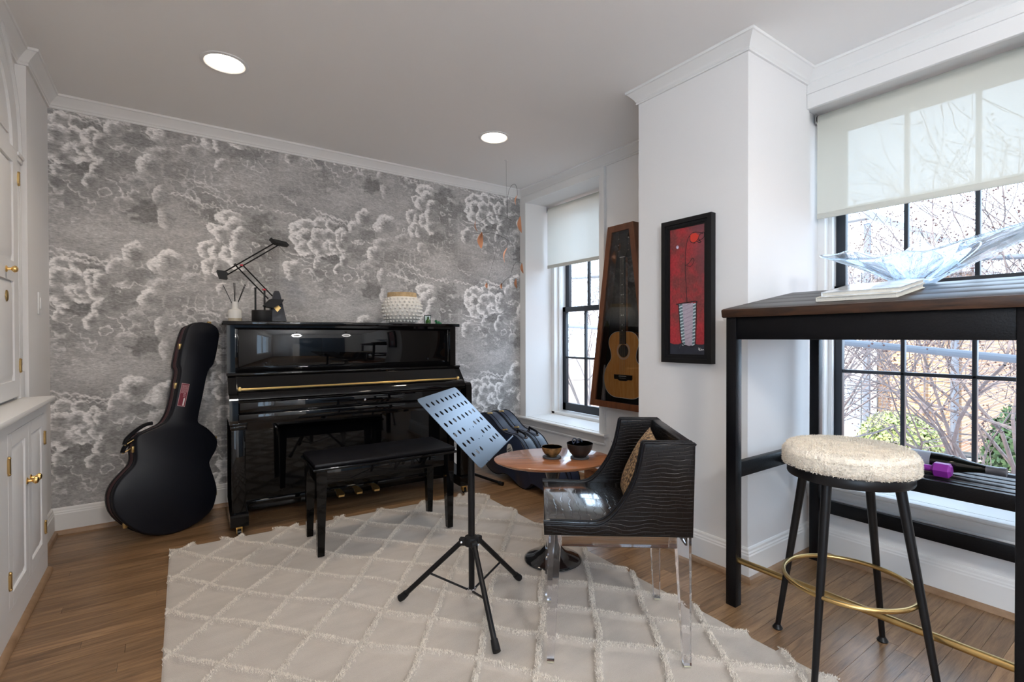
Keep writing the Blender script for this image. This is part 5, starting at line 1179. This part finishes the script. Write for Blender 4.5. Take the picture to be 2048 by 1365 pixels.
# ------------------------------------------------------------------ two guitar cases lying on edge by the corner
def lying_case(x0, y0, label, sticker=False, ln=1.06):
    t = thing('guitar_case', label, 'guitar case', (x0, y0, 0.002))
    # outline in (y from tail toward the viewer, half width); tail at local y=0, head at -ln
    hp = [(.0,.0),(.015,.12),(.07,.205),(.17,.238),(.27,.222),(.36,.182),(.43,.168),(.50,.178),(.58,.192),(.66,.180),(.72,.135),(.76,.100),(.85,.092),(.98,.094),(1.03,.085),(1.06,.05),(1.065,0)]
    half = [tuple(p) for p in catmull(hp, 4)]; out = half+[(a, -b) for a, b in half[::-1]][1:-1]
    tilt = -math.asin((.238-.094)/.78); ct, st = math.cos(tilt), math.sin(tilt)
    def mp(a, b, d):
        y, z = -a, b; yy = y*ct-(z)*(-st)*-1; 
        return (d, -(a*ct)-b*st*-1*(-1), .238+a*st*1.0+b*ct)
    th = .118; shell = []
    zmin = min(mp(a, b, 0)[2] for a, b in out); F_ = lambda a, b, d: (lambda q: (q[0], q[1], q[2]-zmin))(mp(a, b, d))
    N = len(out)
    def loft(nm, levels, mt):
        v = []; f = []
        for d, k in levels:
            for a, b in out: v.append(F_(.5+(a-.5)*(1-k*.9), b*(1-k*2.2), d))
        for r in range(len(levels)-1):
            for i in range(N): f.append((r*N+i, r*N+(i+1) % N, (r+1)*N+(i+1) % N, (r+1)*N+i))
        f.append(tuple(range(N))); f.append(tuple((len(levels)-1)*N+i for i in range(N))); return MB().add(v, f).build(nm, mt, t, 40)
    loft('lid', [(0, .016), (.003, .006), (.010, 0), (.036, 0)], M['caseblue']); loft('body', [(.038, 0), (th-.010, 0), (th-.003, .006), (th, .016)], M['caseblue'])
    for dd in (.0, .037, th): 
        q = [F_(a, b, min(max(dd, .004), th-.004)) for a, b in out]; MB().tube(q+[q[0]], .0035, 6, False).build('edge_binding', M['felt'], t)
    for a_, b_ in ((.40, .172), (.18, .238), (1.0, .092)):
        p = F_(a_, b_, .037); Mx = Matrix.Translation(p)
        MB().box(-.022, .022, -.012, .012, -.002, .004, .002, M=Mx).box(-.016, -.002, -.016, .016, .002, .007, .001, M=Mx).box(.006, .018, -.008, .008, .002, .008, .001, M=Mx).build('latch', M['brass'], t)
    p0, p1 = F_(.52, .182, .075), F_(.64, .184, .075)
    a, b = Vector(p0), Vector(p1)
    MB().tube([a, a+Vector((0, -.01, .028)), b+Vector((0, .01, .028)), b], .009, 8).build('handle', M['felt'], t)
    for q in (a, b): MB().box(q.x-.014, q.x+.014, q.y-.007, q.y+.007, q.z-.004, q.z+.009, .002).build('handle_mount', M['chrome'], t)
    if sticker:
        q = F_(.50, .05, -.0012); v = []
        m = MB().lathe([(.0001,0),(1,0),(1,.0008),(.0001,.0008)], (0,0,0), 32, M=Matrix.Rotation(PI/2, 4, 'Y') @ Matrix.Diagonal((.052, .040, 1)).to_4x4())
        o = m.build('round_sticker', mat('sticker_white', (.62,.60,.56), .5), t); o.location = (q[0]-.0008, q[1], q[2])
        w_ = MB(); random.seed(3)
        for k, (ya, yb, zz) in enumerate(((-.026,.024,.012),(-.030,.028,-.004),(-.022,.016,-.020))):
            P = [(0, ya+(yb-ya)*i/14, zz+.007*math.sin(i*2.1+k)) for i in range(15)]; w_.tube(P, .0016, 5)
        o = w_.build('scribbled_lettering', M['slot'], t); o.location = (q[0]-.0016, q[1], q[2]); o.rotation_euler = (-.5, 0, 0)
lying_case(2.195, 3.665, 'nearer dark blue guitar case standing on its edge, white round sticker on its face', True)
lying_case(2.335, 3.70, 'farther dark blue guitar case standing on its edge below the window sill')
t = thing('floor_stand', 'black metal tube stand leg lying on the floor beside the piano', 'stand', (2.06, 3.36, .0))
MB().tube([(.045, -.175, .018), (-.045, .185, .040)], .011, 12).build('tube', M['satin'], t)
MB().tube([(.052, -.203, .016), (.043, -.167, .0185)], .0145, 12).build('rubber_foot', M['matte'], t)
MB().tube([(-.045, .185, .040), (-.045, .185, .75)], .012, 12).build('upright', M['satin'], t)
t = thing('wooden_chest', 'rustic brown wooden chest low on the floor below the outlet', 'chest', (2.60, 2.36, 0))
a0 = -.04
MB().box(-.20, .20, -.21, .20, .02, .225, .004).build('body', M['chest'], t)
for k in range(3): MB().box(-.215+k*.144, -.215+k*.144+.141, -.225, .215, .225, .255, .004).build('lid_plank', M['chest'], t)
for x_ in (-.19, .16):
    for y_ in (-.20, .16): MB().box(x_, x_+.03, y_, y_+.03, 0, .02).build('foot', M['chest'], t)

# ------------------------------------------------------------------ outside
GZ = -1.5
M['pave'] = mat('brick_paving', (.42,.27,.21), .9, var=(3,.2)); M['render_w'] = mat('white_render', (.80,.76,.68), .8)
def brickmat():
    m = mat('tan_brick', (.6,.4,.28), .9); nt = m.node_tree; L = nt.links.new; b = nt.nodes['Principled BSDF']; tc = nt.nodes.new('ShaderNodeTexCoord')
    mp = nt.nodes.new('ShaderNodeMapping'); mp.inputs['Rotation'].default_value = (0, 0, 0); cx = nt.nodes.new('ShaderNodeSeparateXYZ'); cc = nt.nodes.new('ShaderNodeCombineXYZ')
    L(tc.outputs['Object'], cx.inputs[0]); L(cx.outputs['Y'], cc.inputs['X']); L(cx.outputs['Z'], cc.inputs['Y'])
    br = nt.nodes.new('ShaderNodeTexBrick'); br.inputs['Scale'].default_value = 1; br.inputs['Brick Width'].default_value = .21; br.inputs['Row Height'].default_value = .075; br.inputs['Mortar Size'].default_value = .008
    br.inputs['Color1'].default_value = (.27,.14,.075,1); br.inputs['Color2'].default_value = (.34,.205,.12,1); br.inputs['Mortar'].default_value = (.36,.29,.22,1)
    L(cc.outputs[0], br.inputs[0]); L(br.outputs[0], b.inputs['Base Color']); return m
M['brick'] = brickmat(); M['bark'] = mat('pale_bark', (.13,.10,.095), .8, var=(8,.3)); M['pod'] = mat('seed_pods', (.075,.04,.035), .9)
M['hedge'] = mat('hedge_leaf', (.26,.29,.10), .8, var=(9,.4)); M['ever'] = mat('evergreen_leaf', (.05,.085,.03), .8, var=(9,.4))
M['slate'] = mat('grey_shutter', (.20,.23,.27), .7); M['cable'] = mat('cable_sheath', (.10,.11,.13), .6)
g = MB().box(3.9, 45, -30, 45, GZ-.2, GZ).build('ground', M['pave'], None, 0, kind='structure', label='brick-paved yard outside')
t = thing('brick_building', 'tan brick building across the yard seen through the wide window', 'building', (14, 3.9, GZ))
MB().box(0, 6, -.72, .80, 0, 4.0).build('brick_wall', M['brick'], t, 0)
MB().box(-.3, 6, -.9, .80, 4.0, 4.15).build('roof', M['slate'], t)
MB().tube([(-.06, -.10, 1.05), (-.06, -.10, 3.9)], .02, 8).box(-.14, -.01, -.17, -.03, .92, 1.06).build('conduit', M['bark'], t)
MB().tube([(-.08, -.62, .2), (-.08, -.62, 4.0)], .07, 10).build('downspout', M['cable'], t)
t = thing('white_building', 'pale rendered house with a grey shuttered window left of the brick building', 'building', (13.6, 5.6, GZ))
MB().box(0, 6, -.86, 4.0, 0, 5.4).build('wall', M['render_w'], t, 0)
MB().box(-.25, 6, -.86, 4.2, 5.4, 5.6).build('roof', M['slate'], t)
MB().box(-.10, 0, -.88, -.76, 0, 5.3).build('corner_pipe', M['cable'], t)
for y_ in (-.62, .9, 2.4):
    for z_ in (.45, 3.0):
        wv = MB().box(-.03, .02, y_+.22, y_+.82, z_, z_+1.15).build('window_frame', M['white'], t)
        for k in (0, 1):
            for j in range(3): MB().box(-.035, -.028, y_+.25+k*.28, y_+.51+k*.28, z_+.04+j*.37, z_+.37+j*.37).build('pane', M['slate'], wv)
        MB().box(-.06, -.0, y_-.08, y_+.20, z_-.02, z_+1.17).build('shutter', M['slate'], t)
t = thing('far_white_house', 'bright white house far behind the evergreen', 'building', (26, 5, GZ))
MB().box(0, 6, -4.2, -.2, 0, 4.4).build('wall', M['render_w'], t, 0)
MB().prism([(-4.5, 4.4), (.1, 4.4), (-2.2, 6.2)], -.3, 6.3, lambda y, z, x: (x, y, z)).build('roof', M['slate'], t, 0)
for y_ in (-3.6, -2.5, -1.4): MB().box(-.05, 0, y_, y_+.6, 2.6, 3.6).build('window', M['slate'], t)
t = thing('planter', 'low stone planter at the foot of the brick building', 'planter', (12.6, 3.1, GZ)); MB().box(-.3,.3,-1.1,.5,0,.35,.03).build('trough', mat('planter_stone', (.4,.33,.28), .9), t); MB().box(-.26,.26,-1.06,.46,.35,.37).build('soil', M['slot'], t)
def leaves(name, loc, rx, ry, rz, n, m, label, cat, size=.05):
    t = thing(name, label, cat, loc)
    MB().tube([(0,0,0),(0,0,rz*1.1)], .05, 8).build('trunk', M['bark'], t)
    d = rng.normal(size=(n, 3)); d /= np.linalg.norm(d, axis=1)[:, None]; r = .75+.28*rng.random((n, 1)); P = d*r*np.array([rx, ry, rz])+np.array([0, 0, rz*1.05])
    a = rng.normal(size=(n, 3)); a /= np.linalg.norm(a, axis=1)[:, None]; b = np.cross(a, d); b /= np.linalg.norm(b, axis=1)[:, None]+1e-6
    V = np.empty((n, 4, 3)); V[:, 0] = P-a*size; V[:, 1] = P+b*size*.5; V[:, 2] = P+a*size; V[:, 3] = P-b*size*.5
    o = big_mesh('foliage', V.reshape(-1, 3), np.arange(4*n).reshape(-1, 4), m, parent=t); o['kind'] = 'stuff'
leaves('round_shrub', (11.2, 3.45, GZ), .7, .62, .60, 6000, M['hedge'], 'rounded yellow-green shrub in front of the brick building', 'shrub')
leaves('evergreen_shrub', (9.0, 1.30, GZ), .6, .52, .90, 6000, M['ever'], 'dense green evergreen shrub at the right of the wide window view', 'shrub')
leaves('low_shrub', (9.5, 2.35, GZ), .4, .4, .35, 2500, M['ever'], 'low dark green shrub below the brick wall', 'shrub', .04)
def tree(loc, label, seed, stems, reach, maxseg=1500, pods=1200, lean=(0,0), name='bare_tree'):
    rr = random.Random(seed); t = thing(name, label, 'tree', loc)
    segs = []; tips = []
    def grow(p, d, r, l, depth):
        n = 4; pts = [p]
        for i in range(n):
            d = (d+Vector((rr.gauss(0,.16), rr.gauss(0,.16), rr.gauss(0,.10)+.05))).normalized(); p = p+d*(l/n); pts.append(p)
        segs.append((depth, pts, r))
        if depth >= 5 or len(segs) > maxseg: tips.append(p); return
        for k in range(3 if depth < 4 else 2):
            i = rr.randint(1, n) if k else n; q = pts[i]
            nd = (d+Vector((rr.gauss(0,.55), rr.gauss(0,.55), rr.gauss(.02,.40)))).normalized(); grow(q, nd, max(r*.62, .0038), l*rr.uniform(.62,.85), depth+1)
    for s in range(stems):
        a = 2*PI*s/stems+rr.random(); grow(Vector((.10*math.cos(a), .10*math.sin(a), 0)), Vector((.28*math.cos(a)+lean[0], .28*math.sin(a)+lean[1], 1)).normalized(), .028, reach, 0)
    m0 = MB(); m1 = MB()
    for dp, pts, r in segs:
        (m0 if dp < 1 else m1).tube(pts, [r*(1-.09*i) for i in range(len(pts))], 6 if dp < 2 else 3, False)
    def fast(m, nm):
        me = bpy.data.meshes.new(nm); me.from_pydata([tuple(v) for v in m.v], [], m.f); me.materials.append(M['bark']); return link(nm, me, t)
    fast(m0, 'trunk'); o = fast(m1, 'branches'); o['kind'] = 'stuff'
    mp = MB(); rr.shuffle(tips)
    for p in tips[:pods]:
        for k in range(3):
            q = p+Vector((rr.gauss(0,.035), rr.gauss(0,.035), rr.gauss(0,.035))); s = rr.uniform(.007,.012)
            mp.add([q+Vector(v)*s for v in ((1,0,0),(0,1,0),(-1,0,0),(0,-1,0),(0,0,1),(0,0,-1))], [(0,1,4),(1,2,4),(2,3,4),(3,0,4),(1,0,5),(2,1,5),(3,2,5),(0,3,5)])
    me = bpy.data.meshes.new('seed_pods'); me.from_pydata([tuple(v) for v in mp.v], [], mp.f); me.materials.append(M['pod']); o = link('seed_pods', me, t); o['kind'] = 'stuff'
tree((7.2, 1.25, GZ), 'multi-stemmed bare tree with dark seed pods close to the wide window', 5, 6, 1.75, 2300, 1100)
tree((6.9, 3.05, GZ), 'bare spreading tree with seed pods left of the multi-stemmed one', 11, 5, 1.75, 2000, 1100)
tree((8.0, 8.2, GZ), 'bare tree with fine branches seen through the narrow window', 23, 5, 1.9, 1800, 500)
t = thing('utility_cable', 'thick grey overhead cable crossing the lower part of the wide window', 'cable', (5.0, 2.0, 1.05)); MB().tube([(0, 6.0, .40), (0, 0, .05), (0, -1.13, -.065), (0, -6, -.6)], .030, 10).build('sheath', M['cable'], t)
t = thing('utility_cable', 'thick grey overhead cable crossing behind the glass centrepiece', 'cable', (5.6, 2.0, 1.75)); MB().tube([(0, 6.0, .50), (0, 0, .12), (0, -1.13, .03), (0, -6, -.3)], .022, 10).build('sheath', M['cable'], t)
